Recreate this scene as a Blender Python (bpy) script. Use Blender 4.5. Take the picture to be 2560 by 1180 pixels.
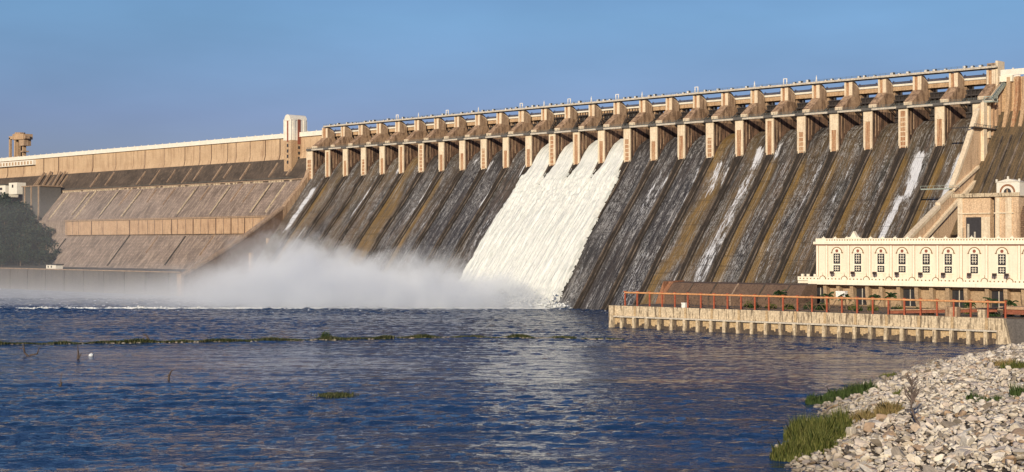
import bpy, math, random
import numpy as np
from mathutils import Matrix, Vector, noise as mn
rnd = random.Random(7)
R = math.radians
scn = bpy.context.scene
for o in list(bpy.data.objects): bpy.data.objects.remove(o)

# ------------------------------------------------------------------ camera
cd = bpy.data.cameras.new('camera'); cam = bpy.data.objects.new('camera', cd)
scn.collection.objects.link(cam); scn.camera = cam
cd.sensor_width = 36; cd.lens = 3700 / 2560 * 36; cd.clip_start = 1; cd.clip_end = 20000
fw = Vector((-.69949809, .71460974, .00594584)).normalized()
rt = fw.cross(Vector((0, 0, 1))).normalized(); up = rt.cross(fw)
CAM = Vector((785.768, -610.637, 31.985))
mw = Matrix((rt, up, -fw)).transposed().to_4x4(); mw.translation = CAM
cam.matrix_world = mw

# ------------------------------------------------------------------ light
SUN_EL, SUN_AZ = 16, -28          # azimuth measured from the dam's downstream normal (negative: towards its right end)
S = Vector((-math.sin(R(SUN_AZ)) * math.cos(R(SUN_EL)), -math.cos(R(SUN_AZ)) * math.cos(R(SUN_EL)), math.sin(R(SUN_EL))))
w = bpy.data.worlds.new('World'); scn.world = w; w.use_nodes = True
nt = w.node_tree; nt.nodes.clear()
sky = nt.nodes.new('ShaderNodeTexSky'); sky.sky_type = 'NISHITA'; sky.sun_disc = False
sky.sun_elevation = R(SUN_EL); sky.sun_rotation = math.atan2(S.x, S.y)
sky.altitude = 0; sky.air_density = 1.0; sky.dust_density = 0.3; sky.ozone_density = 4.0
hs = nt.nodes.new('ShaderNodeMix'); hs.data_type = 'RGBA'; hs.blend_type = 'MULTIPLY'; hs.inputs['Factor'].default_value = 1; hs.inputs['B'].default_value = (.98, .785, .95, 1)
bg = nt.nodes.new('ShaderNodeBackground'); bg.inputs['Strength'].default_value = 0.15
wo = nt.nodes.new('ShaderNodeOutputWorld')
nt.links.new(sky.outputs[0], hs.inputs['A']); nt.links.new(hs.outputs['Result'], bg.inputs[0])
# evening air: the sky stays a deep even blue right down to the horizon
tc = nt.nodes.new('ShaderNodeTexCoord'); sx = nt.nodes.new('ShaderNodeSeparateXYZ'); er = nt.nodes.new('ShaderNodeValToRGB'); em_ = nt.nodes.new('ShaderNodeMix'); em_.data_type = 'RGBA'; em_.blend_type = 'MULTIPLY'; em_.inputs['Factor'].default_value = 1
nt.links.new(tc.outputs['Generated'], sx.inputs[0]); nt.links.new(sx.outputs[2], er.inputs[0])
ee = er.color_ramp.elements
for i_ in range(2): ee.new(.5)
for q_, (p_, c_) in zip(ee, ((0.0, (.34, .36, .42)), (.085, (.42, .46, .52)), (.151, (.50, .655, .61)), (.55, (.75, .80, .80)))): q_.position = p_; q_.color = c_ + (1,)
skn = nt.nodes.new('ShaderNodeTexNoise'); skm = nt.nodes.new('ShaderNodeMapping'); skm.inputs['Scale'].default_value = (4, 4, 14); nt.links.new(tc.outputs['Generated'], skm.inputs[0]); nt.links.new(skm.outputs[0], skn.inputs['Vector']); skn.inputs['Scale'].default_value = 1.4; skn.inputs['Detail'].default_value = 4
skr = nt.nodes.new('ShaderNodeMapRange'); nt.links.new(skn.outputs[0], skr.inputs[0]); skr.inputs[1].default_value = .3; skr.inputs[2].default_value = .7; skr.inputs[3].default_value = .93; skr.inputs[4].default_value = 1.07
skx = nt.nodes.new('ShaderNodeVectorMath'); skx.operation = 'SCALE'; nt.links.new(hs.outputs['Result'], skx.inputs[0]); nt.links.new(skr.outputs[0], skx.inputs['Scale'])
nt.links.new(skx.outputs[0], em_.inputs['A']); nt.links.new(er.outputs[0], em_.inputs['B']); nt.links.new(em_.outputs['Result'], bg.inputs[0]); nt.links.new(bg.outputs[0], wo.inputs[0])
sd = bpy.data.lights.new('sun', 'SUN'); sd.energy = 4.8; sd.angle = R(.5); sd.color = (1, .85, .63)
so = bpy.data.objects.new('sun', sd); scn.collection.objects.link(so)
so.rotation_euler = (-S).to_track_quat('-Z', 'Y').to_euler()
scn.view_settings.view_transform = 'Standard'; scn.view_settings.look = 'None'
scn.view_settings.exposure = 0; scn.view_settings.gamma = 1
scn.cycles.volume_bounces = 5; scn.cycles.max_bounces = 8; scn.cycles.volume_step_rate = 3; scn.cycles.volume_max_steps = 128

# ------------------------------------------------------------------ helpers
COL = scn.collection.objects
def tag(o, label=None, cat=None, group=None, kind=None):
    for k, v in (('label', label), ('category', cat), ('group', group), ('kind', kind)):
        if v: o[k] = v
    return o
def empty(name, loc=(0, 0, 0), rz=0, **k):
    o = bpy.data.objects.new(name, None); COL.link(o); o.location = loc; o.rotation_euler = (0, 0, rz)
    return tag(o, **k)
class MB:
    def __init__(s): s.v = []; s.f = []; s.m = []
    def add(s, vs, fs, mi=0):
        b = len(s.v); s.v += [tuple(v) for v in vs]; s.f += [tuple(b + i for i in f) for f in fs]; s.m += [mi] * len(fs)
    def box(s, x0, x1, y0, y1, z0, z1, mi=0):
        s.add([(x0,y0,z0),(x1,y0,z0),(x1,y1,z0),(x0,y1,z0),(x0,y0,z1),(x1,y0,z1),(x1,y1,z1),(x0,y1,z1)],
              [(0,3,2,1),(4,5,6,7),(0,1,5,4),(1,2,6,5),(2,3,7,6),(3,0,4,7)], mi)
    def prism(s, poly, x0, x1, mi=0):          # poly of (y,z), extruded along x
        n = len(poly)
        s.add([(x0, y, z) for y, z in poly] + [(x1, y, z) for y, z in poly],
              [tuple(range(n)), tuple(range(2*n-1, n-1, -1))] + [(i, i+n, (i+1) % n + n, (i+1) % n) for i in range(n)], mi)
    def prismy(s, poly, y0, y1, mi=0):         # poly of (x,z), extruded along y
        n = len(poly)
        s.add([(x, y0, z) for x, z in poly] + [(x, y1, z) for x, z in poly],
              [tuple(range(n)), tuple(range(2*n-1, n-1, -1))] + [(i, i+n, (i+1) % n + n, (i+1) % n) for i in range(n)], mi)
    def bar(s, a, b, r, n=6, r2=None, mi=0):
        a, b = Vector(a), Vector(b); d = (b - a).normalized(); r2 = r if r2 is None else r2
        x = d.orthogonal().normalized(); y = d.cross(x)
        vs = [a + (x*math.cos(2*math.pi*i/n) + y*math.sin(2*math.pi*i/n))*r for i in range(n)] + \
             [b + (x*math.cos(2*math.pi*i/n) + y*math.sin(2*math.pi*i/n))*r2 for i in range(n)]
        s.add(vs, [(i, (i+1) % n, (i+1) % n + n, i+n) for i in range(n)] + [tuple(range(n-1, -1, -1)), tuple(range(n, 2*n))], mi)
    def beam(s, a, b, w, h, mi=0):             # rectangular bar
        a, b = Vector(a), Vector(b); d = (b - a).normalized(); u = Vector((0, 0, 1))
        x = d.cross(u); x = x.normalized() if x.length > .01 else Vector((1, 0, 0)); y = x.cross(d)
        o = [x*w/2+y*h/2, -x*w/2+y*h/2, -x*w/2-y*h/2, x*w/2-y*h/2]
        s.add([a+p for p in o] + [b+p for p in o], [(0,1,2,3),(7,6,5,4)] + [(i, i+4, (i+1) % 4+4, (i+1) % 4) for i in range(4)], mi)
    def build(s, name, mats, parent=None, smooth=False, **k):
        me = bpy.data.meshes.new(name); me.from_pydata(s.v, [], s.f); me.update()
        mats = mats if isinstance(mats, (list, tuple)) else [mats]
        for m in mats: me.materials.append(m)
        if len(mats) > 1: me.polygons.foreach_set('material_index', s.m)
        if smooth: me.polygons.foreach_set('use_smooth', [True]*len(s.f))
        o = bpy.data.objects.new(name, me); COL.link(o)
        if parent is not None: o.parent = parent
        return tag(o, **k)
def npmesh(name, V, Fq, mat, parent=None, smooth=False, **k):
    me = bpy.data.meshes.new(name); V = np.asarray(V, np.float32); Fq = np.asarray(Fq, np.int32); n = Fq.shape[1]
    me.vertices.add(len(V)); me.vertices.foreach_set('co', V.ravel())
    me.loops.add(Fq.size); me.loops.foreach_set('vertex_index', Fq.ravel())
    me.polygons.add(len(Fq)); me.polygons.foreach_set('loop_start', np.arange(0, Fq.size, n, dtype=np.int32))
    me.polygons.foreach_set('loop_total', np.full(len(Fq), n, np.int32))
    if smooth: me.polygons.foreach_set('use_smooth', np.ones(len(Fq), bool))
    me.materials.append(mat); me.update(calc_edges=True); me.validate()
    o = bpy.data.objects.new(name, me); COL.link(o)
    if parent is not None: o.parent = parent
    return tag(o, **k)
def copy_tree(o, parent=None):
    c = o.copy(); COL.link(c); c.parent = parent
    for ch in o.children: copy_tree(ch, c)
    return c
def lerp(a, b, t): return a + (b-a)*t
def sstep(a, b, x): t = np.clip((x-a)/(b-a), 0, 1); return t*t*(3-2*t)

# ------------------------------------------------------------------ materials
class NG:
    def __init__(s, name):
        s.mat = bpy.data.materials.new(name); s.mat.use_nodes = True; s.t = s.mat.node_tree; s.t.nodes.clear()
        s.out = s.n('ShaderNodeOutputMaterial'); s.b = s.n('ShaderNodeBsdfPrincipled'); s.l(s.b.outputs[0], s.out.inputs[0])
        s.pos = s.n('ShaderNodeNewGeometry').outputs['Position']
    def n(s, t): return s.t.nodes.new(t)
    def l(s, a, b): s.t.links.new(a, b)
    def set(s, inp, v):
        if hasattr(v, 'is_output'): s.l(v, inp)
        else: inp.default_value = v
    def scl(s, v, sc, loc=(0, 0, 0)):
        m = s.n('ShaderNodeMapping'); s.l(v, m.inputs[0]); m.inputs['Scale'].default_value = sc; m.inputs['Location'].default_value = loc; return m.outputs[0]
    def noise(s, v, sc=1, det=4, rough=.55, dist=0):
        m = s.n('ShaderNodeTexNoise'); s.l(v, m.inputs['Vector']); m.inputs['Scale'].default_value = sc; m.inputs['Detail'].default_value = det
        m.inputs['Roughness'].default_value = rough; m.inputs['Distortion'].default_value = dist; return m.outputs[0]
    def vor(s, v, sc=1, feat='F1', out='Distance'):
        m = s.n('ShaderNodeTexVoronoi'); m.feature = feat; s.l(v, m.inputs['Vector']); m.inputs['Scale'].default_value = sc; return m.outputs[out]
    def ramp(s, v, *st):
        m = s.n('ShaderNodeValToRGB'); s.l(v, m.inputs[0]); e = m.color_ramp.elements
        while len(e) < len(st): e.new(.5)
        for q, (p, c) in zip(e, st): q.position = p; q.color = (c if isinstance(c, tuple) else (c, c, c)) + (1,)
        return m.outputs[0]
    def rng(s, v, a, b, c=0, d=1):
        m = s.n('ShaderNodeMapRange'); s.l(v, m.inputs[0]); m.inputs[1].default_value = a; m.inputs[2].default_value = b
        m.inputs[3].default_value = c; m.inputs[4].default_value = d; return m.outputs[0]
    def mix(s, f, a, b, mode='MIX'):
        m = s.n('ShaderNodeMix'); m.data_type = 'RGBA'; m.blend_type = mode
        s.set(m.inputs['Factor'], f); s.set(m.inputs['A'], a if hasattr(a, 'is_output') else tuple(a)+(1,)); s.set(m.inputs['B'], b if hasattr(b, 'is_output') else tuple(b)+(1,))
        return m.outputs['Result']
    def math(s, op, a, b=0):
        m = s.n('ShaderNodeMath'); m.operation = op; s.set(m.inputs[0], a); s.set(m.inputs[1], b); return m.outputs[0]
    def bump(s, h, st=.5, d=.2):
        m = s.n('ShaderNodeBump'); s.l(h, m.inputs['Height']); m.inputs['Strength'].default_value = st; m.inputs['Distance'].default_value = d
        s.l(m.outputs[0], s.b.inputs['Normal'])
        return m
    def fin(s, col, rough=.85, metal=0, spec=.3):
        s.set(s.b.inputs['Base Color'], col if hasattr(col, 'is_output') else tuple(col)+(1,)); s.set(s.b.inputs['Roughness'], rough)
        s.b.inputs['Metallic'].default_value = metal; s.b.inputs['Specular IOR Level'].default_value = spec
        return s.mat
def concrete(name, c1, c2, stain, sc=.25, st_amt=.6, streak=(1.1, 1.1, .09), bump=.4, block=None, lo=.5, hi=.72, fine_amt=.75):
    g = NG(name)
    base = g.mix(g.ramp(g.noise(g.pos, sc, 6, .65), (.3, 0.), (.7, 1.)), c1, c2)
    sk = g.ramp(g.noise(g.scl(g.pos, streak), 1, 5, .6), (lo, 0.), (hi, 1.))
    col = g.mix(g.math('MULTIPLY', sk, st_amt), base, stain)
    fine = g.noise(g.pos, 1.6, 5, .7)
    col = g.mix(fine_amt, col, g.mix(g.ramp(fine, (.32, 0.), (.68, 1.)), (.45, .45, .45), (1.25, 1.25, 1.25)), 'MULTIPLY')
    if block:
        br = g.n('ShaderNodeTexBrick'); sep = g.n('ShaderNodeSeparateXYZ'); g.l(g.pos, sep.inputs[0]); cb = g.n('ShaderNodeCombineXYZ')
        g.l(sep.outputs[0], cb.inputs[0]); g.l(sep.outputs[2], cb.inputs[1]); g.l(cb.outputs[0], br.inputs['Vector'])
        br.inputs['Scale'].default_value = 1; br.inputs['Brick Width'].default_value = block[0]; br.inputs['Row Height'].default_value = block[1]
        br.inputs['Mortar Size'].default_value = block[2]; br.inputs['Color1'].default_value = (1.1, 1.1, 1.1, 1); br.inputs['Color2'].default_value = (.8, .8, .8, 1); br.inputs['Mortar'].default_value = (.4, .38, .36, 1)
        col = g.mix(.7, col, br.outputs[0], 'MULTIPLY')
    g.bump(fine, bump, .5)
    return g.fin(col, .9)
M = {}
M['pier'] = concrete('pier_concrete', (.52, .375, .255), (.40, .275, .18), (.15, .085, .05), .35, .8, lo=.46, hi=.66)
M['hump'] = concrete('weathered_brown_hump', (.56, .385, .25), (.36, .235, .15), (.13, .08, .052), .16, .8, (.5, .5, .16), .6, lo=.44, hi=.62)
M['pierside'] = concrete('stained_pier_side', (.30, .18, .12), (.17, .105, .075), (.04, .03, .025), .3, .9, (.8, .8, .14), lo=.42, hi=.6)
M['pierface'] = concrete('pale_pier_edge', (.80, .69, .52), (.70, .57, .40), (.36, .21, .12), .4, .5, fine_amt=.5)
M['rust'] = concrete('rust_stained_panel', (.56, .40, .25), (.46, .27, .15), (.32, .14, .07), .5, .9, (2.2, 2.2, .12), lo=.42, hi=.6)
M['tan'] = concrete('tan_concrete', (.54, .38, .235), (.46, .31, .19), (.24, .14, .08), .12, .7, (1.3, 1.3, .07))
M['tanlight'] = concrete('pale_tan_concrete', (.72, .53, .35), (.60, .42, .27), (.30, .18, .11), .14, .75, (.8, .8, .07))
M['wallface'] = concrete('upper_wall_plaster', (.60, .44, .285), (.46, .32, .20), (.30, .19, .12), .06, .85, (.45, .45, .05), .2, fine_amt=.4)
M['panel'] = concrete('panel_band', (.56, .39, .25), (.46, .30, .19), (.22, .14, .09), .2, .7, (.9, .9, .12), .3)
M['slope'] = concrete('weathered_masonry_slope', (.36, .28, .235), (.16, .125, .105), (.52, .41, .33), .07, .8, (.8, .10, .10), .8, block=(2.4, 1.1, .12), lo=.46, hi=.62)
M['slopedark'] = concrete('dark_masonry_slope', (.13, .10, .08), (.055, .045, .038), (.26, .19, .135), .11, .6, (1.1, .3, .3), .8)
M['slopebrown'] = concrete('brown_wet_slope', (.12, .09, .055), (.07, .055, .04), (.19, .13, .07), .3, .8, (1.6, .1, .1), .6, lo=.45, hi=.6)
M['rib'] = concrete('pale_joint_strip', (.44, .32, .22), (.27, .19, .14), (.14, .1, .075), .3, .8)
M['white'] = concrete('white_parapet_paint', (.80, .77, .68), (.70, .66, .57), (.62, .52, .40), .3, .25, bump=.05, fine_amt=.25)
M['quay'] = concrete('pale_quay_concrete', (.66, .55, .39), (.55, .44, .30), (.11, .08, .055), .6, .85, (1.5, 1.5, .2), .3, lo=.5, hi=.62)
M['quaypanel'] = concrete('yellowish_quay_panel', (.54, .41, .25), (.48, .34, .19), (.2, .13, .07), .6, .5, (.5, .5, .6), .3)
M['greywall'] = concrete('grey_river_wall', (.15, .135, .125), (.11, .10, .095), (.06, .055, .055), .1, .7, (.4, .4, .05), .3)
M['brownblock'] = concrete('brown_weathered_block', (.19, .125, .085), (.14, .09, .065), (.08, .055, .045), .25, .7, (1.4, .4, .3), .5)
M['redend'] = concrete('reddish_block_end', (.36, .18, .10), (.28, .13, .07), (.16, .08, .05), .5, .6)
M['cream'] = concrete('cream_plaster', (.84, .73, .59), (.80, .68, .54), (.56, .42, .30), .2, .45, (.6, .6, .05), .05, fine_amt=.16)
M['trim'] = concrete('pale_yellow_trim', (.86, .80, .66), (.82, .75, .60), (.55, .40, .25), .5, .25, bump=.05, fine_amt=.2)
M['base'] = concrete('powerhouse_base_concrete', (.46, .34, .22), (.38, .27, .17), (.24, .16, .1), .3, .6, (1.6, 1.6, .1))
M['ground'] = concrete('dusty_ground', (.26, .19, .13), (.2, .15, .1), (.1, .09, .05), .2, .6, (.3, .3, .3))
M['rubble'] = concrete('rubble_masonry', (.26, .17, .115), (.2, .13, .09), (.1, .065, .045), .6, .6, (.8, .8, 1.5), 1, block=(1.6, .8, .14))
M['stripe'] = concrete('divider_strip', (.27, .215, .17), (.13, .105, .085), (.035, .03, .028), .12, .85, (.8, .12, .12), lo=.42, hi=.6)
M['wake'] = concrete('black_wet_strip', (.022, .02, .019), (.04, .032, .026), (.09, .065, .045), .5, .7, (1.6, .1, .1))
M['lightbeam'] = concrete('pale_beam_edge', (.62, .56, .46), (.52, .47, .40), (.3, .26, .2), .5, .4)
M['redpaint'] = concrete('orange_red_paint', (.46, .12, .06), (.34, .085, .045), (.20, .06, .04), .8, .5, bump=.1)
M['pipe'] = concrete('orange_pipe_paint', (.70, .36, .16), (.62, .30, .13), (.45, .18, .09), .6, .4, bump=.1)
M['girder'] = concrete('red_brown_girder', (.34, .12, .07), (.26, .09, .055), (.15, .06, .04), .4, .5)
def plain(name, c, rough=.6, metal=0, spec=.4):
    g = NG(name); nz = g.noise(g.pos, 1.3, 4)
    col = g.mix(g.ramp(nz, (.3, 0.), (.7, 1.)), tuple(x*.75 for x in c), tuple(min(1, x*1.15) for x in c))
    return g.fin(col, rough, metal, spec)
M['dark'] = plain('dark_painted_steel', (.045, .042, .045), .5)
M['gate'] = plain('dark_gate_steel', (.05, .043, .042), .55)
M['rail'] = plain('grey_green_steel', (.13, .15, .145), .5)
M['palerail'] = plain('pale_green_steel', (.32, .36, .32), .5)
M['glass'] = plain('dark_window_glass', (.035, .035, .04), .15, 0, .5)
M['maroon'] = plain('maroon_paint', (.26, .085, .055), .7)
M['olivering'] = plain('olive_brown_moulding', (.26, .17, .09), .7)
M['whitepl'] = plain('white_plastic', (.82, .80, .76), .4)
M['lamp'] = plain('dark_floodlight_housing', (.05, .035, .03), .4)
M['wood'] = plain('bleached_dead_wood', (.42, .36, .31), .9)
M['bark'] = plain('grey_brown_bark', (.13, .10, .085), .9)
M['darkwood'] = plain('dark_dead_wood', (.085, .062, .048), .9)
M['trunk'] = plain('palm_bark', (.16, .11, .07), .9)
M['greybld'] = plain('grey_rendered_wall', (.11, .105, .10), .9)
def leaf(name, c1, c2, c3=None):
    g = NG(name); isl = g.n('ShaderNodeNewGeometry').outputs['Random Per Island']
    col = g.ramp(isl, (0., c1), (.6, c2), (1., c3 or c2))
    g.b.inputs['Subsurface Weight'].default_value = 0
    tr = g.n('ShaderNodeBsdfTranslucent'); g.l(col, tr.inputs[0]); ms = g.n('ShaderNodeMixShader'); ms.inputs[0].default_value = .25
    g.fin(col, .7); g.l(g.b.outputs[0], ms.inputs[1]); g.l(tr.outputs[0], ms.inputs[2]); g.l(ms.outputs[0], g.out.inputs[0])
    return g.mat
M['leafdark'] = leaf('dark_tree_foliage', (.010, .024, .020), (.020, .042, .028), (.040, .066, .036))
M['reed'] = leaf('reed_green', (.045, .07, .016), (.13, .145, .03), (.25, .24, .08))
M['reeddark'] = leaf('dark_reed_green', (.03, .06, .015), (.06, .10, .025), (.10, .13, .04))
M['straw'] = leaf('straw_shrub', (.26, .19, .08), (.34, .25, .11), (.18, .17, .06))
M['palm'] = leaf('palm_frond_green', (.02, .045, .018), (.04, .08, .025), (.09, .13, .04))
M['weed'] = leaf('water_weed', (.03, .045, .015), (.07, .085, .03), (.16, .15, .08))

# chute material: masks come from a colour attribute (r ochre, g foam, b darkness)
def chute_mat():
    g = NG('wet_spillway_masonry')
    at = g.n('ShaderNodeVertexColor'); at.layer_name = 'stain'; sp = g.n('ShaderNodeSeparateColor'); g.l(at.outputs[0], sp.inputs[0])
    och, foam, dk = sp.outputs[0], sp.outputs[1], sp.outputs[2]
    v = g.scl(g.pos, (1.5, .13, .13))
    s1 = g.noise(v, 1, 6, .65)
    v2 = g.scl(g.pos, (.45, .03, .03)); s2 = g.noise(v2, 1, 4, .6)
    base = g.mix(g.ramp(s1, (.35, 0.), (.65, 1.)), (.17, .125, .088), (.026, .022, .020))
    base = g.mix(g.ramp(s2, (.4, 0.), (.62, 1.)), base, (.045, .042, .030))
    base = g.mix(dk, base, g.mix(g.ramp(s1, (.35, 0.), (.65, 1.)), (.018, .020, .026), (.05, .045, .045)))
    o1 = g.math('MULTIPLY', och, g.ramp(g.noise(g.scl(g.pos, (1.1, .07, .07)), 1, 4, .6), (.3, .45), (.6, 1.)))
    big = g.noise(g.scl(g.pos, (.16, .05, .05), (4, 1, 0)), 1, 5, .65); base = g.mix(.75, base, g.mix(g.ramp(big, (.36, 0.), (.64, 1.)), (.35, .35, .4), (1.7, 1.55, 1.4)), 'MULTIPLY')
    base = g.mix(o1, base, g.mix(g.ramp(s1, (.3, 0.), (.7, 1.)), (.32, .19, .050), (.15, .10, .035)))
    sp1 = g.noise(g.scl(g.pos, (1.5, .34, .34)), 1.2, 4, .78, .9)        # wet speckle of the masonry
    speck = g.ramp(sp1, (.51, 0.), (.58, 1.))
    sp0 = g.ramp(g.noise(g.scl(g.pos, (.34, .03, .03)), 1, 4, .65), (.44, 0.04), (.58, 1.))
    fo = g.math('MULTIPLY', g.math('MULTIPLY', speck, sp0), g.math('SUBTRACT', 1, o1))
    col = g.mix(g.math('MULTIPLY', fo, .8), base, (.50, .50, .50))
    tr_ = g.ramp(g.noise(g.scl(g.pos, (2.6, .05, .05)), 1, 4, .7), (.545, 0.), (.64, 1.)); tr_ = g.math('MULTIPLY', tr_, g.ramp(g.noise(g.scl(g.pos, (.3, .06, .06), (9, 2, 5)), 1, 3, .6), (.42, .1), (.6, 1.)))
    col = g.mix(g.math('MULTIPLY', tr_, .75), col, (.58, .57, .56))
    f2 = g.math('ADD', foam, g.math('MULTIPLY', g.math('SUBTRACT', g.noise(g.scl(g.pos, (1.1, .14, .14)), 1, 6, .75, .5), .5), 2.6))
    f2 = g.math('MULTIPLY', g.ramp(f2, (.46, 0.), (.70, 1.)), g.ramp(foam, (.03, 0.), (.2, 1.)))
    col = g.mix(f2, col, (.74, .76, .80))
    lj = g.noise(g.scl(g.pos, (.02, .02, 1.1)), 1, 2, .5); col = g.mix(g.math('MULTIPLY', g.ramp(lj, (.60, 0.), (.64, 1.)), .3), col, (.02, .018, .016))
    g.bump(g.math('ADD', sp1, s1), .9, .8)
    return g.fin(col, .5, 0, .5)
M['chute'] = chute_mat()
def flow_mat():
    g = NG('white_water')
    s1 = g.noise(g.scl(g.pos, (2.2, .09, .09)), 1, 6, .72, .2); s2 = g.noise(g.pos, .5, 5, .7)
    col = g.mix(g.ramp(s1, (.33, 0.), (.58, 1.)), (.46, .50, .48), (.80, .81, .77))
    col = g.mix(g.ramp(s2, (.36, .3), (.5, 0.)), col, (.46, .50, .46))
    g.bump(g.math('ADD', s1, g.math('MULTIPLY', s2, .4)), .5, 1.3)
    return g.fin(col, .7, 0, .2)
M['flow'] = flow_mat()
def foam_mat():
    g = NG('river_foam'); n = g.noise(g.pos, .7, 5, .7)
    g.bump(n, .8, 1); return g.fin(g.mix(g.ramp(n, (.35, 0.), (.6, 1.)), (.55, .60, .62), (.88, .89, .88)), .8)
M['foam'] = foam_mat()
g = NG('churned_water'); n_ = g.noise(g.pos, .12, 5, .7); g.bump(n_, .8, 1); M['churn'] = g.fin(g.mix(g.ramp(n_, (.4, 0.), (.62, 1.)), (.16, .19, .23), (.42, .46, .5)), .7)
LX, LY = 290.0, -61.0
def water_mat():
    g = NG('river_water')
    sep = g.n('ShaderNodeSeparateXYZ'); g.l(g.pos, sep.inputs[0])
    q = g.math('ADD', g.math('MULTIPLY', g.math('SUBTRACT', sep.outputs[0], LX), .698), g.math('MULTIPLY', g.math('SUBTRACT', sep.outputs[1], LY), -.716))
    a = g.math('ADD', g.math('MULTIPLY', sep.outputs[0], .7145), g.math('MULTIPLY', sep.outputs[1], .6996))   # across the view
    b = g.math('ADD', g.math('MULTIPLY', sep.outputs[0], .6996), g.math('MULTIPLY', sep.outputs[1], -.7145))  # along the view
    cb = g.n('ShaderNodeCombineXYZ'); g.l(g.math('MULTIPLY', a, .55), cb.inputs[0]); g.l(b, cb.inputs[1]); rv = cb.outputs[0]
    n1 = g.noise(rv, .28, 3, .5, .4); n2 = g.noise(rv, 1.2, 3, .6, .3); n3 = g.noise(rv, .07, 2, .5)
    cb2 = g.n('ShaderNodeCombineXYZ'); g.l(g.math('MULTIPLY', a, .4), cb2.inputs[0]); g.l(b, cb2.inputs[1])
    dd_ = g.math('ADD', g.math('SUBTRACT', 985.8, b), g.math('MULTIPLY', g.math('SUBTRACT', g.noise(cb2.outputs[0], .021, 3, .55, .6), .5), 110))
    cz = g.math('MULTIPLY', g.rng(dd_, 325, 352), g.rng(dd_, 440, 480, 1, 0))
    calm = g.math('MULTIPLY', g.rng(cz, 0, 1, 1, .5), g.ramp(g.noise(cb2.outputs[0], .03, 3, .55, .6), (.40, .55), (.55, 1.)))
    h = g.math('ADD', g.math('ADD', g.math('MULTIPLY', n1, 1.0), g.math('MULTIPLY', n2, .5)), g.math('MULTIPLY', n3, 1.6))
    turb = g.rng(q, 0, 90, 1.6, 1)
    h = g.math('MULTIPLY', g.math('MULTIPLY', h, calm), turb)
    g.bump(h, 1.0, 1.3)
    fl = g.noise(rv, .55, 3, .6)
    mask = g.math('MULTIPLY', g.ramp(fl, (.61, 0.), (.66, 1.)), g.rng(q, 0, 75, 1, 0))
    col = g.mix(mask, (.009, .033, .088), (.8, .82, .85))
    g.fin(col, g.rng(mask, 0, 1, .06, .8), 0, .5); g.b.inputs['IOR'].default_value = 1.33
    return g.mat
M['water'] = water_mat()
def rock_mat():
    g = NG('pale_riprap'); isl = g.n('ShaderNodeNewGeometry').outputs['Random Per Island']; oi = g.n('ShaderNodeObjectInfo').outputs['Random']
    rr = g.math('FRACT', g.math('ADD', isl, oi))
    col = g.ramp(rr, (0., (.16, .13, .10)), (.18, (.50, .44, .36)), (.4, (.72, .65, .53)), (.62, (.56, .47, .39)), (.85, (.82, .76, .64)), (.95, (.42, .30, .20)))
    n = g.noise(g.pos, 1.5, 5, .7); col = g.mix(.6, col, g.mix(g.ramp(n, (.3, 0.), (.7, 1.)), (.6, .6, .6), (1.15, 1.15, 1.15)), 'MULTIPLY')
    # rocks just above the waterline stay dark and dirty
    sep = g.n('ShaderNodeSeparateXYZ'); g.l(g.pos, sep.inputs[0])
    wet = g.ramp(g.rng(g.math('ADD', sep.outputs[2], g.math('MULTIPLY', g.noise(g.pos, .15, 3), 3.4)), 1.9, 5.0), (0., 1.), (1., 0.))
    col = g.mix(g.math('MULTIPLY', wet, .62), col, (.15, .125, .095))
    g.bump(n, .6, .3); return g.fin(col, .9)
M['rock'] = rock_mat()
g = NG('bank_soil'); M['soil'] = g.fin(g.mix(g.noise(g.pos, .8, 5), (.05, .04, .03), (.14, .11, .08)), .95)

g = NG('dark_forest_floor'); M['hillsoil'] = g.fin(g.mix(g.noise(g.pos, .5, 5), (.02, .022, .014), (.06, .05, .032)), .95)  # very dark mottled soil of the wooded hill
# ------------------------------------------------------------------ water and setting
P = 18.3
rw_ = np.random.RandomState(21)
ua = np.array([.7145, .6996]); ub = np.array([.6996, -.7145])          # across / along the river's run towards the camera
da = np.arange(-330, 330, .85); db = np.arange(110, 800, .72)
Ag, Bg = np.meshgrid(da, db)
AC, BC = 134.3, 985.8
keep = np.abs(Ag - 0) < (.42*(BC-Bg) + 14)
Aw = Ag + AC; Hh = np.zeros_like(Aw)
def sumw(n, l0, l1, spread, seed):
    q = np.random.RandomState(seed); H = np.zeros_like(Aw)
    for _ in range(n):
        L = math.exp(q.uniform(math.log(l0), math.log(l1))); th = q.normal(0, spread); k = 2*math.pi/L
        H += (L**.75)*np.sin(k*(math.sin(th)*Aw + math.cos(th)*Bg) + q.uniform(0, 6.28))
    return H/math.sqrt(n)
Wx = Aw*ua[0] + Bg*ub[0]; Wy = Aw*ua[1] + Bg*ub[1]
calm = sumw(7, 60, 190, 1.0, 5); calm = calm/calm.std(); dist_ = BC - Bg + 9*calm; calm = (.62 + .38*sstep(-.6, .3, calm)) * (1 - .55*sstep(325, 352, dist_ + 14*np.sin(Ag/41))*(1-sstep(440, 480, dist_ + .25*Ag)))
qf = (Wx-290)*.698 - (Wy+61)*.716
turb = 1 + 1.3*(1-sstep(0, 80, qf))
Hh = (sumw(30, 2.1, 4.6, .6, 1)*.044 + sumw(16, 5, 16, .5, 2)*.034) * calm * turb
Hh += -.02
idx = np.arange(Aw.size).reshape(Aw.shape); q = np.stack([idx[:-1, :-1], idx[:-1, 1:], idx[1:, 1:], idx[1:, :-1]], -1); q = q[keep[:-1, :-1] & keep[1:, 1:] & keep[1:, :-1] & keep[:-1, 1:]][:, ::-1]
FV = np.stack([Wx, Wy, Hh], -1).reshape(-1, 3); used = np.unique(q); rm = np.zeros(len(FV), int); rm[used] = np.arange(len(used))
npmesh('river_water', FV[used], rm[q], M['water'], smooth=True, kind='structure', label='dark blue rippled river below the dam')
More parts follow.
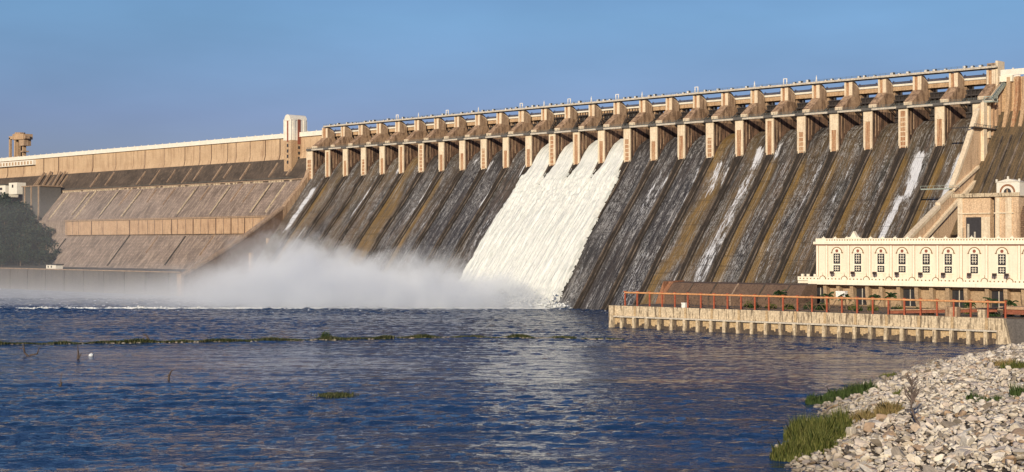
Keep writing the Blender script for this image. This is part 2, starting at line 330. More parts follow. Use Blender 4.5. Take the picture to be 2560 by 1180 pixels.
m = MB(); m.add([(-3000, -3000, -.5), (3000, -3000, -.5), (3000, 3000, -.5), (-3000, 3000, -.5)], [(0, 1, 2, 3)])
m.build('still_water', M['water'], kind='structure', label='water round the visible river')

# ------------------------------------------------------------------ spillway
PROF = [(22, 89.0), (18, 90.0), (14, 89.3), (8, 85.9), (4, 81.8), (0, 76.0), (-6, 68.5), (-12, 60.7), (-34, 34.8), (-45, 20.5), (-50, 14), (-56, 6.3), (-61, 0), (-66, -4)]
PY = np.array([p[0] for p in PROF], float); PZ = np.array([p[1] for p in PROF], float)
PS = np.r_[0, np.cumsum(np.hypot(np.diff(PY), np.diff(PZ)))]
def prof(s): return np.interp(s, PS, PY), np.interp(s, PS, PZ)
SL = PS[-1]; S0 = PS[5]                                  # S0: the pier noses
dam = empty('spillway', label='spillway of the dam with twenty-six gated bays and streaked wet chutes', cat='dam')
# chute grid
nx, ns = 26*24+1, 130
gx = np.linspace(0, 26*P+2.9, nx); gs = np.linspace(0, SL, ns)
yy, zz = prof(gs)
V = np.zeros((ns, nx, 3), np.float32); V[..., 0] = gx; V[..., 1] = yy[:, None]; V[..., 2] = zz[:, None]
rng = np.random.RandomState(3)
# per bay: darkness, ochre left edge width, ochre tint overall, foam list (u centre, width, s from, s to, strength)
BAY = {0: (.1, 0, .15, [(.55, .30, 8, 46, .75)]), 1: (.1, .25, .55, [(.62, .06, 40, 70, .6)]), 2: (.25, 0, .25, [(.85, .07, 3, 22, .8)]), 3: (.0, 0, .35, [(.8, .06, 8, 38, .6)]),
       4: (.1, 0, .35, [(.75, .2, -6, 3, .6)]), 5: (0, .3, .9, []), 6: (.45, 0, 0, [(.8, .14, 6, 34, .6), (.5, .45, 30, 75, .28)]), 7: (.7, .2, .2, [(.86, .09, 0, 22, .8), (.7, .08, 20, 50, .4)]),
       8: (1, 0, .0, [(.35, .12, -10, 0, .6)]), 9: (1, 0, 0, [(.86, .08, 8, 30, .8), (.2, .08, -8, 2, .7)]), 10: (.4, 0, .0, [(.8, .12, -4, 8, .6), (.6, .5, 25, 95, .30)]),
       11: (.5, 0, 0, []), 12: (.5, 0, 0, []), 13: (.5, 0, 0, []), 14: (.5, 0, 0, []), 15: (1, 0, 0, [(.5, .3, 70, 95, .28)]), 16: (.85, 0, 0, [(.55, .3, 4, 40, .35), (.8, .12, 10, 40, .35)]),
       17: (1, 0, 0, [(.85, .12, 4, 60, .42), (.4, .4, 60, 95, .3)]), 18: (.15, 0, .95, [(.5, .3, 2, 26, .5), (.88, .12, 6, 24, .85), (.9, .15, 26, 95, .4)]),
       19: (.2, 0, .4, [(.6, .3, -6, 10, .7), (.6, .35, 10, 95, .45), (.8, .2, 40, 90, .4)]), 20: (.25, .28, .1, [(.15, .1, -8, 4, .7), (.6, .4, 4, 90, .22)]),
       21: (.35, .26, .3, [(.75, .12, 6, 40, .4), (.4, .3, 40, 90, .3)]), 22: (.25, .15, .35, [(.7, .1, 8, 40, .35), (.5, .4, 40, 90, .2)]), 23: (.1, .25, .3, [(.8, .1, 10, 70, .35), (.5, .4, 20, 90, .2)]),
       24: (.1, .2, .2, [(.62, .3, 2, 30, .8), (.45, .2, 28, 75, .75)]), 25: (.2, .2, .25, [(.65, .28, 4, 34, .7), (.5, .3, 30, 80, .3)])}
C_ = np.zeros((ns, nx, 4), np.float32); C_[..., 3] = 1
bi = np.clip((gx // P).astype(int), 0, 25); uu = gx / P - bi; rs = gs - S0
for k in range(26):
    dkk, ow, oc, fl = BAY[k]; sel = bi == k; u = uu[sel]
    o = np.clip(1 - np.abs(u - .16) / (ow + 1e-3), 0, 1)[None, :] * 1.6 * (ow > 0) * sstep(-2, 12, rs)[:, None]
    wob = .12*np.sin(rs/17 + k) + .07*np.sin(rs/6.3 + 2*k)
    mid = oc * np.clip(1.25 - np.abs((u[None, :] - (.42+wob[:, None]*1.5)) / .33), 0, 1)
    C_[:, sel, 0] = np.clip(np.maximum(o, mid), 0, 1)
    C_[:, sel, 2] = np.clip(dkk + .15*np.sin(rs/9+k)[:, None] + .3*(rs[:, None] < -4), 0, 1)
    f = np.zeros((ns, sel.sum()))
    for (c, wd, a, b, st) in fl:
        f = np.maximum(f, st * np.clip(1.3 - np.abs(u[None, :] - c - wob[:, None]*.35) / (wd*.5+.02), 0, 1) * (sstep(a-3, a+3, rs) * (1 - sstep(b-8, b+8, rs)))[:, None])
    C_[:, sel, 1] = np.clip(f * (1.25 if k in (0, 3, 9, 16, 17, 18, 19, 24, 25) else 1.08), 0, 1)
idx = np.arange(ns*nx).reshape(ns, nx)
Fq = np.stack([idx[1:, :-1], idx[1:, 1:], idx[:-1, 1:], idx[:-1, :-1]], -1).reshape(-1, 4)
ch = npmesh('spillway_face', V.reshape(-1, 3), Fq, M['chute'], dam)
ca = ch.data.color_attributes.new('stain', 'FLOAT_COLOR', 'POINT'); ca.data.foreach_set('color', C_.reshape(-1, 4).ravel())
# dividers below every pier
sg = [s for s in np.linspace(S0-1, SL, 40)]
for i in range(1, 26):
    m = MB()
    def rib(x0, x1, h, mi, sa=0, x0b=None, x1b=None):
        vs = []; fs = []
        for j, s in enumerate(sg[sa:]):
            y, z = prof(s); t = j/(len(sg[sa:])-1)
            a = x0 if x0b is None else lerp(x0, x0b, min(1, t*5)); b = x1 if x1b is None else lerp(x1, x1b, min(1, t*5))
            vs += [(a, y+.6, z-.6), (a, y-h*.7, z+h*.7), (b, y-h*.7, z+h*.7), (b, y+.6, z-.6)]
            if j: q = 4*j; fs += [(q-4, q-3, q+1, q), (q-3, q-2, q+2, q+1), (q-2, q-1, q+3, q+2)]
        m.add(vs, fs, mi)
    c = i*P
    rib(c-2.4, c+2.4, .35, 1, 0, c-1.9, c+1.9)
    rib(c-2.3, c-1.9, 1.1, 0, 0, c-1.5, c-1.15)
    rib(c+1.8, c+2.2, .9, 0, 0, c+1.1, c+1.4)
    m.build('divider', [M['stripe'], M['wake']], dam)
# piers
for i in range(0, 27):
    m = MB(); c = i*P; w0, w1 = (c-2.3, c+2.3)
    if i == 0: w0 = c-4
    zt = 94.6
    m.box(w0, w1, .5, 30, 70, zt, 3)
    for y_ in (2.6, 5.2): m.box(w1, w1+.18, y_, y_+.5, 80+y_, zt-.2, 0)
    tw = 1.1 if 0 < i < 26 else 0
    zb = 74.2 + rnd.uniform(-.8, .8)
    m.add([(w0, .5, zb), (w1, .5, zb), (w1-tw, 0, zb), (w0+tw, 0, zb), (w0, .5, zt), (w1, .5, zt), (w1-.1, 0, zt), (w0+.1, 0, zt)][:0], [], 0)
    # pale frame around the stained centre of the downstream face
    m.box(w0, w0+1.05, -.25, .5, zb, zt, 1); m.box(w1-1.05, w1, -.25, .5, zb, zt, 1)
    hz = rnd.choice([zt-1.5, zt-6, zt-5, zt-1.2, zt-8]); m.box(w0+1.05, w1-1.05, -.25, .5, hz, zt, 1)
    m.box(w0+1.05, w1-1.05, -.05, .5, zb-.4, hz, 2)
    if i % 3 == 0:
        for z in np.arange(zb+3, hz-1, 2.2): m.box(w0+1.05, w1-1.05, -.15, -.05, z, z+.35, 1)
    if 0 < i < 26: m.add([(w0, .4, zb), (w1, .4, zb), (c, -5.5, zb-7.2), (c, .4, zb-6)], [(0, 1, 2), (0, 2, 3), (1, 3, 2)], 0)
    # sloping block above the walkway
    m.prism([(4.3, zt-.2), (4.3, 98.0), (5.4, 98.6), (12.8, 104.0), (19, 104.0), (22, 100), (22, zt-.2)], w0+.02, w1-.02, 4)
    m.box(w0+.3, w1-.3, 4.05, 4.3, 96.3, 97.9, 1)
    if i in (0, 26): top = 111.0
    else: top = 111.0
    m.box(w0, w0+.9, 12.9, 14.6, 104, top, 1)
    m.box(w0+.9, c+.3, 13.5, 14.6, 104, top-.5, 2)
    m.prism([(12.75, 103.5), (12.75, 110.4), (14, 110.8), (15.4, 110.6), (16.8, 109.8), (18.0, 108.6), (18.8, 107.2), (18.8, 103.5)], c+.3, w1-.01, 0)
    m.box(c+.35, w1-.1, 12.6, 12.75, 104, 110.3, 1)
    m.add([(w1+.02, 13.2, 110.75), (c+.2, 13.2, 110.75), (c+.2, 18.9, 107.7), (w1+.02, 18.9, 107.7), (w1+.02, 13.2, 110.4), (c+.2, 13.2, 110.4), (c+.2, 18.9, 107.3), (w1+.02, 18.9, 107.3)], [(0, 1, 2, 3), (0, 3, 7, 4), (1, 0, 4, 5), (3, 2, 6, 7)], 1)
    m.box(c-1.6, c+1.6, 22, 29, 88, 105.2, 0)
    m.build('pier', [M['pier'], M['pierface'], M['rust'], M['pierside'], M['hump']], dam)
# radial gates
for k in range(26):
    m = MB(); x0, x1 = k*P+2.32, (k+1)*P-2.32; lift = 5.0 if 11 <= k <= 14 else 0
    n = 10; vs = []; fs = []
    for j in range(n+1):
        z = 89.9 + lift + 13.2*j/n - (0 if j else .0); y = 3 + math.sqrt(max(1, 14.4**2 - (z-lift-97)**2))
        vs += [(x0, y, z), (x1, y, z), (x0, y+.3, z), (x1, y+.3, z)]
        if j: q = 4*j; fs += [(q-4, q-3, q+1, q), (q-2, q+2, q+3, q-1)]
    m.add(vs, fs)
    for z in (92.5, 96.5, 100.5): z += lift; m.box(x0+.1, x1-.1, 15.2, 16.6, z-.35, z+.35)
    for x in np.linspace(x0+1, x1-1, 7): m.box(x-.12, x+.12, 15.6, 16.9, 91+lift, 102.5+lift)
    o = m.build('radial_gate', M['gate'], dam); o.location.y = 4.2
    for xs_ in (x0+1.2, x1-1.2):
        m = MB()
        for z in (93.5, 97, 100.5): m.bar((xs_, 8.6, 96.6), (xs_, 15.4, z+lift), .3, 5)
        m.bar((xs_, 12.5, 95.6+lift*.6), (xs_, 12.5, 98.7+lift*.6), .18, 4); m.build('gate_arm', M['gate'], o)
    m = MB()
    m.box(x0+.2, x1-.2, 15.6, 17.6, 102.6, 103.1); m.bar((x0+3, 17, 103.1), (x0+3, 17, 104.4), .5, 6); m.bar((x1-3, 17, 103.1), (x1-3, 17, 104.4), .5, 6)
    m.bar((x0+3, 14, 104.3), (x0+3, 15.6, 92.5+lift), .1, 4); m.bar((x1-3, 14, 104.3), (x1-3, 15.6, 92.5+lift), .1, 4)
    m.build('gate_platform', M['dark'], o)
# lower walkway
m = MB(); m.box(-3, 484, -1.3, -.9, 94.62, 95.5, 0); m.box(-3, 484, -.9, 3.9, 95.0, 95.35, 1)
for i in range(27): m.box(i*P-2.6, i*P+2.6, -1.7, 3, 94.62, 95.9, 2)
wk = m.build('walkway', [M['lightbeam'], M['dark'], M['greybld']], dam)
m = MB()
for x in np.arange(-2, 483, 2.29): m.box(x-.06, x+.06, -1.05, -.93, 95.5, 96.8)
for z in (95.9, 96.35, 96.8): m.box(-3, 484, -1.03, -.95, z-.05, z+.05)
m.bar((-3, .6, 95.7), (484, .6, 95.7), .3, 6)
m.build('railing', M['rail'], wk)
# upper service bridge that carries the hoists
m = MB(); m.box(-1, 479, 11.5, 11.9, 111.05, 112.0, 0); m.box(-1, 479, 11.9, 14.9, 111.02, 111.5, 1); m.box(-1, 479, 14.9, 15.2, 111.05, 112.0, 0)
m.box(-1, 479, 12.6, 13.0, 110.5, 111.0, 1)
sb = m.build('service_bridge', [M['lightbeam'], M['dark']], dam)
m = MB()
for x in np.arange(-.5, 479, 3.05): m.box(x-.05, x+.05, 11.6, 11.7, 112, 112.9)
for z in (112.45, 112.9): m.box(-1, 479, 11.61, 11.69, z-.04, z+.04)
m.build('railing', M['rail'], sb)
# road bridge
m = MB(); m.box(-4, 482, 20.4, 20.9, 105.2, 107.35); m.box(-4, 482, 20.9, 28, 106.6, 107.2); m.box(-4, 482, 28, 28.5, 105.2, 107.35)
for i in range(26):
    for u in (.33, .62): m.box(i*P+u*P-.15, i*P+u*P+.15, 20.2, 20.4, 105.3, 106.9)
rb = m.build('road_bridge', M['tan'], dam)
m = MB(); m.box(-4, 482, 19.6, 20.1, 107.4, 109.4); m.box(-4, 482, 28.4, 28.8, 107.4, 108.9)
for x in np.arange(2, 480, P/2): m.box(x-.25, x+.25, 19.5, 20.2, 109.4, 109.9)
m.build('parapet', M['white'], rb)
# end block at the right-hand end of the spillway
m = MB(); X0 = 26*P-2.3
m.box(X0+.2, X0+4.4, 13, 16, 111, 113.4, 0); m.box(X0+.9, X0+2.1, 12.9, 13, 111.6, 112.8, 2); m.box(X0+4.4, X0+5.6, 12.6, 19, 100, 114.2, 1)
m.build('end_pylon', [M['pier'], M['pierface'], M['dark']], dam)

# hoists and portals on the service bridge (things standing on the dam)
m = MB(); m.box(-.9, .9, -.6, .6, 0, .35); m.box(-.55, .35, -.45, .45, .35, 1.0); h1 = m.build('hoist_unit', M['whitepl'])
m = MB(); m.bar((.4, -.4, .75), (.4, .4, .75), .38, 8); m.build('drum', M['dark'], h1)
tag(h1, 'small white hoist machine standing on the upper bridge', 'hoist', 'hoist machines along the upper bridge')
ORD = 'first second third fourth fifth sixth seventh eighth ninth tenth eleventh twelfth thirteenth fourteenth fifteenth sixteenth seventeenth eighteenth nineteenth twentieth twenty-first twenty-second twenty-third twenty-fourth twenty-fifth twenty-sixth twenty-seventh'.split()
first = True
for k in range(26):
    for u, wd_ in ((.27, 'left'), (.5, 'middle'), (.74, 'right')):
        if rnd.random() < .08: continue
        o = h1 if first else copy_tree(h1); first = False
        o['label'] = 'white hoist machine on the upper bridge, %s one above the %s bay from the left' % (wd_, ORD[k])
        o.location = (k*P+u*P+rnd.uniform(-.8, .8), 13.2, 111.5); s_ = rnd.uniform(.9, 1.5); o.scale = (s_, s_, s_*rnd.uniform(.9, 1.3))
m = MB()
for sx in (-.95, .95): m.box(sx-.2, sx+.2, -.2, .2, 0, 3.3)
m.box(-1.15, 1.15, -.22, .22, 3.3, 3.65); p1 = m.build('portal_frame', M['whitepl'])
m = MB()
m.box(-.35, .35, -.3, .3, 0, 1.6); m.box(-.2, .2, -.2, .2, 1.6, 3.0); m.box(-.1, .1, -.1, .1, 3.0, 3.7); p2 = m.build('signal_post', M['whitepl'])
for j, x in enumerate((72.4, 92.6, 119.1, 146.6, 182.6, 200.9, 220.5, 237.2, 256.2, 273.9, 310.8, 347.6, 366.1, 384.3)):
    tall = j % 2 == 0
    src = (p1 if j != 1 else p2) if tall else p2
    o = src if j in (0, 1) else src.copy()
    if j > 1: COL.link(o)
    o.location = (x, 13.4, 111.5)
    if tall: tag(o, 'white portal frame on the upper bridge, %s of them from the left' % ORD[j//2], 'portal frame', 'white portal frames on the upper bridge')
    else: tag(o, 'slim white stepped post on the upper bridge, %s of them from the left' % ORD[j//2], 'post', 'slim white posts on the upper bridge')

# ------------------------------------------------------------------ flood water
def fbm(x, y, z=0, o=4):
    v = 0; a = 1
    for _ in range(o): v += a*mn.noise((x, y, z)); x *= 2.03; y *= 2.03; a *= .55
    return v
XL, XR = 11*P+2.3, 15*P-2.3
fx = np.arange(XL-6, XR+9, .42); fs_ = np.arange(PS[2]+.5, SL, .75); FV = np.full((len(fs_), len(fx), 3), np.nan, np.float32); ok = np.zeros((len(fs_), len(fx)), bool)
for a, s in enumerate(fs_):
    y, z = prof(s); r = s - S0; tt = max(0, r)
    # slope normal
    y2, z2 = prof(s+.5); dy, dz = y2-y, z2-z; L = math.hypot(dy, dz); nyv, nzv = dz/L, -dy/L
    lb = XL - .1 - 2.3*float(sstep(0, 10, r)) - 1.0*float(sstep(10, 95, r)) + 1.0*fbm(3.3, s*.12)*min(1, tt/8); rbd = XR + .1 + 2.2*float(sstep(2, 12, r)) + 4.5*float(sstep(10, 95, r)) + .8*fbm(9.1, s*.12)*min(1, tt/8)
    for b, x in enumerate(fx):
        k = round(x/P); e = min(x-lb, rbd-x)
        if e < -.3: continue
        notch = 9
        if 12 <= k <= 14:
            hw = 2.25 if r < 0 else 2.25*(1-r/17)
            notch = abs(x-k*P) - hw
            if notch < -.25: continue
        base = 1.7 + .9*min(1, tt/12) + 1.2*min(1, tt/80)
        edge = min(1, max(.02, e/1.6))**.5 * min(1, max(.03, notch/1.1))**.5
        lump = fbm(x*.55+s*.02, s*.025, 1)*.85 + fbm(x*.45, s*.35, 5)*(.15 + .65*math.exp(-((r-20)/13)**2) + .5*math.exp(-((r-92)/10)**2))
        if 12 <= k <= 14 and r > 6: base += .8*math.exp(-((abs(x-k*P))/1.2)**2)*math.exp(-max(0, r-14)/25)
        h = (base + lump*min(1, .25+tt/10)) * edge
        FV[a, b] = (x, y+nyv*h*-1 if nyv > 0 else y+nyv*h, z+nzv*h); ok[a, b] = True
okq = ok[1:, :-1] & ok[1:, 1:] & ok[:-1, 1:] & ok[:-1, :-1]
idx = np.arange(ok.size).reshape(ok.shape); q = np.stack([idx[1:, :-1], idx[1:, 1:], idx[:-1, 1:], idx[:-1, :-1]], -1)[okq]
FV = np.nan_to_num(FV).reshape(-1, 3); used = np.unique(q); rm = np.zeros(len(FV), int); rm[used] = np.arange(len(used))
npmesh('flood_water', FV[used], rm[q], M['flow'], smooth=True, kind='stuff', label='white flood water pouring down the four open bays of the spillway', cat='water')

# clumps of splash at the foot of the flow, foam on the river, mist
def ico(r=1, sub=1):
    bm_ = __import__('bmesh').new(); __import__('bmesh').ops.create_icosphere(bm_, subdivisions=sub, radius=r)
    v = np.array([x.co[:] for x in bm_.verts]); f = np.array([[q.index for q in t.verts] for t in bm_.faces]); bm_.free(); return v, f
IV, IF = ico(1, 1); IV2, IF2 = ico(1, 2)
def clumps(name, pts, mat, flat=.7, jit=.35, seed=1, base=(None,), parent=None, **k):
    rg = np.random.RandomState(seed); Vs = []; Fs = []; n = 0
    for (x, y, z, r) in pts:
        v = IV * (1 + jit*rg.uniform(-1, 1, (len(IV), 1))) * r * np.array([rg.uniform(.8, 1.3), rg.uniform(.8, 1.3), flat]); Vs.append(v+np.array([x, y, z])); Fs.append(IF+n); n += len(v)
    return npmesh(name, np.concatenate(Vs), np.concatenate(Fs), mat, parent, **k)
pts = []
for _ in range(2200):
    t = rnd.random(); X = lerp(203, 288, t); up_ = abs(rnd.gauss(0, 1))*lerp(5.5, 1.6, t)*(1+1.2*mn.noise((t*14, 2, 0)))
    Y = -62 - rnd.random()*lerp(26, 5, t); pts.append((X+rnd.uniform(-3, 3), Y, up_*max(.1, 1-(-62-Y)/40)+.1, rnd.uniform(.2, .75)))
clumps('splash_water', pts, M['foam'], kind='stuff', label='bursting white spray at the foot of the flood water', cat='spray')
LD = np.array([-.716, -.698]); LN = np.array([.698, -.716])
pts = []
for _ in range(6500):
    t = rnd.random()**1.0*340 - 6; q_ = 1.5*mn.noise((t*.05, 7, 0)) - abs(rnd.gauss(0, 2.2)); hh = abs(rnd.gauss(0, .5))
    bumpx = 3.2*math.exp(-((t-213)/7)**2)
    pts.append((LX+LD[0]*t+LN[0]*q_, LY+LD[1]*t+LN[1]*q_, (hh*.6*(.5+mn.noise((t*.13, 0, 0)))+.05)*(1+bumpx*rnd.random()), rnd.uniform(.2, .7)))
clumps('foam', pts, M['foam'], flat=.55, seed=4, kind='stuff', label='line of white foam where the churned water meets the river', cat='foam')
m = MB(); A = (LX+4, LY-6); 
m.add([(292, -57, .06), (252, -114, .06), (85, -259.5, .06), (-120, -459, .06), (-320, -300, .06), (-320, -97, .06), (0, -97, .06), (0, -55, .06)], [tuple(range(8))])
m.build('churned_water', M['churn'], kind='structure', label='pale churned water between the foam line and the dam')

def mist():
    mat = bpy.data.materials.new('mist'); mat.use_nodes = True; t = mat.node_tree; t.nodes.clear()
    g = NG.__new__(NG); g.mat = mat; g.t = t
    out = g.n('ShaderNodeOutputMaterial'); pv = g.n('ShaderNodeVolumePrincipled'); g.l(pv.outputs[0], out.inputs['Volume'])
    pos = g.n('ShaderNodeNewGeometry').outputs['Position']; sep = g.n('ShaderNodeSeparateXYZ'); g.l(pos, sep.inputs[0]); X, Y, Z = sep.outputs
    # distance downstream along the spillway, top of the mist falls towards the flow and towards the left bank
    ac = g.rng(g.math('ADD', g.math('MULTIPLY', X, .7145), g.math('MULTIPLY', Y, .6996)), -200, 180)      # along the line of foam
    hx = g.ramp(ac, (0., .2), (.30, .30), (.46, .85), (.57, 1.12), (.70, .85), (.80, .75), (.88, .5), (.955, .12))
    nz = g.noise(g.scl(pos, (1, 1, 1.1)), .034, 5, .62, .6)
    top = g.math('MULTIPLY', g.math('MULTIPLY', hx, 30), g.math('ADD', -.45, g.math('MULTIPLY', nz, 2.9)))
    f = g.math('MAXIMUM', 0, g.math('SUBTRACT', 1, g.math('DIVIDE', Z, top)))
    f = g.math('POWER', f, .9)
    dn = g.ramp(ac, (0., .01), (.26, .012), (.38, .05), (.50, .40), (.60, .95), (.82, 1.), (.90, .75), (.95, .35), (.985, .03))
    n2 = g.ramp(g.noise(g.scl(pos, (1, 1, 1.2)), .075, 5, .68, .5), (.34, .12), (.66, 1.0))
    d = g.math('MULTIPLY', g.math('MULTIPLY', g.math('MULTIPLY', f, dn), n2), .15)
    low = g.math('MULTIPLY', g.math('POWER', g.math('MAXIMUM', 0, g.math('SUBTRACT', 1, g.math('DIVIDE', Z, 26))), 2.5), .011)
    low = g.math('MULTIPLY', low, g.ramp(ac, (0., .16), (.22, .35), (.42, .9), (.9, 1.), (.95, 0.)))
    d = g.math('ADD', d, low)
    d = g.math('ADD', d, g.ramp(g.rng(ac, 0, 1), (0., .0003), (.25, .0003), (.42, .0)))
    g.l(d, pv.inputs['Density']); pv.inputs['Color'].default_value = (.92, .96, 1.0, 1); pv.inputs['Anisotropy'].default_value = -.12
    return mat
m = MB(); fp = [(294, -57.5), (253, -113), (86, -258), (-100, -441), (-460, -300), (-460, -97), (-300, -30), (0, -25), (294, -25)][::-1]
n = len(fp); m.add([(x, y, .1) for x, y in fp] + [(x, y, 62) for x, y in fp], [tuple(range(n-1, -1, -1)), tuple(range(n, 2*n))] + [(i, (i+1) % n, (i+1) % n+n, i+n) for i in range(n)])
m.build('mist', mist(), kind='stuff', label='white spray mist hanging over the foot of the spillway', cat='mist')

# ------------------------------------------------------------------ left dam wall
lw = empty('dam_wall', label='long tan dam wall left of the spillway with white parapet and terraced slope', cat='wall')
XA, XB = -760, -4
up_p = [(28, 60), (28, 106.4), (14, 106.4), (14, 95), (13.3, 92.2), (12, 89.6), (12, 60)]
m = MB(); m.prism(up_p, XA, XB); m.build('wall_face', M['wallface'], lw)
def strip(poly, x0, x1, name, mat, step=6):
    m = MB(); m.prism(poly, x0, x1); return m.build(name, mat, lw)
strip([(12.1, 60), (12.1, 91.2), (9.2, 86.6), (6, 82.4), (1.2, 77.0), (1.2, 60)], XA, XB, 'dark_slope', M['slopedark'])
strip([(1.3, 40), (1.3, 75.9), (0, 75.2), (-20, 51.6), (-20, 40)], XA, XB, 'upper_slope', M['slope'])
strip([(-19.9, 5), (-19.9, 40.5), (-21, 39.2), (-41, 15.2), (-41, 5)], XA, XB, 'lower_slope', M['slope'])
m = MB(); m.box(XA, XB, -.4, 1.6, 75.95, 76.6)
gl = m.build('gallery', M['rib'], lw)
m = MB()
for x in np.arange(-345, -20, 3.0):
    if rnd.random() < .72: m.box(x-1.15, x+1.15, -.35, -.1, 73.9, 75.9)
m.build('gallery_panel', M['quay'], gl)
m = MB()
for x in np.arange(-350, -18, 1.9): m.box(x-.06, x+.06, -.35, -.25, 76.6, 77.6)
m.box(-350, -18, -.35, -.25, 77.55, 77.65); m.build('railing', M['rail'], gl)
m = MB(); m.box(XA, XB, 12.8, 13.3, 106.45, 109.2)
for x in np.arange(-700, -8, 10): m.box(x-.3, x+.3, 12.7, 13.4, 109.2, 109.75)
m.box(XA, XB, 12.6, 14, 106.1, 106.44)
m.build('parapet', M['white'], lw)
# joints on the upper face
for x in (-450.8, -421.5, -386.1, -360.8, -304.6, -269.3, -226.1, -198.3, -170.4, -150.7, -135.6, -114.8, -104.3, -87.2, -69.1, -52):
    m = MB(); w_ = rnd.uniform(.25, .5); m.prism([(13.97, 96), (13.97, 106.05), (13.7, 106.05), (13.7, 95), (12.9, 92), (11.8, 89.5), (12.2, 89.2), (13.3, 92)], x-w_, x+w_); m.build('joint', M['brownblock'] if rnd.random() < .65 else M['rib'], lw)
# strips running down the slopes
def ribs(xs_, pa, pb, w_, name, mat, h=.7):
    for x in xs_:
        m = MB(); a = Vector((0, pa[0], pa[1])); b = Vector((0, pb[0], pb[1])); t0_, t1_ = rnd.uniform(0, .12), rnd.uniform(.8, 1); a, b = a.lerp(b, t0_), a.lerp(b, t1_); h *= rnd.uniform(.7, 1.2); h = min(h, 1.8); d = (b-a).normalized(); nn = Vector((0, d.z, -d.y)); nn = nn if nn.z > 0 else -nn
        q = [a-nn*.5, a+nn*h, b+nn*h, b-nn*.5]; ww = w_*rnd.uniform(.55, 1); m.prism([(p.y, p.z) for p in q], x-ww/2, x+ww/2); m.build(name, mat, lw)
ribs([-387, -363, -340, -288.5, -267, -219.7, -199.8, -177.7, -156.2, -143, -117.4, -104.9, -82.8, -49.8, -30], (11.3, 89.9), (1.4, 77.3), 1.3, 'slope_strip', M['rib'])
ribs([-380, -369, -352, -344], (12.6, 95), (1.4, 77.3), 1.6, 'slope_strip', M['rib'], 1.6)
ribs([-283.7, -274.3, -206, -131.6, -89.8, -42.4, -25, -315, -240], (0, 75.2), (-20, 51.6), 1.5, 'slope_strip', M['quay'], .9)
ribs([x+1.5 for x in (-283.7, -206, -131.6, -89.8, -42.4, -240)], (0, 75.2), (-20, 51.6), 1.3, 'dark_side_strip', M['wake'], .08)  # thin dark strips laid just right of the pale ones
ribs([-222, -185, -160, -115, -75, -60], (0, 75.2), (-12, 61), 1.1, 'slope_strip', M['rib'])
ribs([-281, -114.6, -190], (-21, 39.2), (-41, 15.2), 1.6, 'slope_strip', M['wake'], .5)
ribs([-150, -80], (-21, 39.2), (-34, 24), 1.0, 'slope_strip', M['rib'], .5)
# panel band half way down
bd = empty('panel_band'); bd.parent = lw
m = MB(); m.box(-283, XB, -22.6, -19.95, 39.6, 50.3); m.build('band_wall', M['panel'], bd)
m = MB(); m.box(-283, XB, -23.3, -19.9, 50.35, 51.5); m.build('band_coping', M['rib'], bd)
for x in (-280.5, -271.2, -262, -242.7, -225.6, -205.4, -187.9, -175.2, -163, -153.6, -143, -131.5, -123.8, -113.6, -104, -94.7, -85.4, -76.2, -67, -58.1, -50, -42.3, -33, -24, -15):
    m = MB(); m.box(x-.35, x+.35, -23.0, -22.6, 39.6, 50.3); m.build('band_rib', M['brownblock'] if rnd.random() < .3 else M['rib'], bd)
# balcony at the far left
m = MB(); m.box(-640, -400, 11.2, 14, 101.0, 105.2); 
for x in np.arange(-640, -401, 5.5): m.box(x-1.4, x+1.4, 11.1, 11.2, 101.6, 104.4, 1)
m.build('balcony', [M['white'], M['tan']], lw)

# left training wall with its descending ramp
tw_ = empty('training_wall', label='brown wall with descending ramp between the spillway and the left slope', cat='wall')
m = MB(); m.prism([(2, -3), (3, 94), (.5, 94), (1.2, 86), (-2, 77.5), (-9, 69.6), (-21.8, 56.2), (-22, -3)], -4.2, -.6); m.build('upper_wall', M['pier'], tw_)
m = MB(); m.prism([(-21.9, -3), (-21.9, 55.4), (-55, 34.4), (-79.2, 21.6), (-98.2, 12), (-98.2, -3)], -4, -.8); m.build('lower_wall', M['brownblock'], tw_)
m = MB(); m.prism([(-21.5, 55.5), (-21.5, 57.2), (-55, 35.9), (-79.2, 23.2), (-99.4, 13.4), (-99.4, 11.8), (-79.2, 21.6), (-55, 34.4)], -4.6, -.3); m.build('ramp_coping', M['rib'], tw_)
for y in (-28.1, -34.5, -48): m = MB(); m.box(-.8, 1.0, y-1, y+1, 5, 45-(-22-y)*.7); m.build('buttress', M['pier'], tw_)
m = MB(); m.box(-4.6, .2, -100.2, -98.2, -2, 14); m.build('end_post', M['rib'], tw_)
# river wall left of it
rw = empty('river_wall', label='stained grey river wall under the wooded hill at the left', cat='wall')
m = MB(); m.prism([(-98, -3), (-98, 14.6), (-41, 15.1), (-41, -3)], -760, -4.2); m.build('wall', M['greywall'], rw)
m = MB(); m.box(-760, -4.3, -98.5, -97.2, 14.65, 15.3); m.build('coping', M['rib'], rw)
for x in np.arange(-330, -10, 26): m = MB(); m.box(x-1, x+1, -98.6, -98, -1, 14.6); m.build('pilaster', M['greywall'], rw)

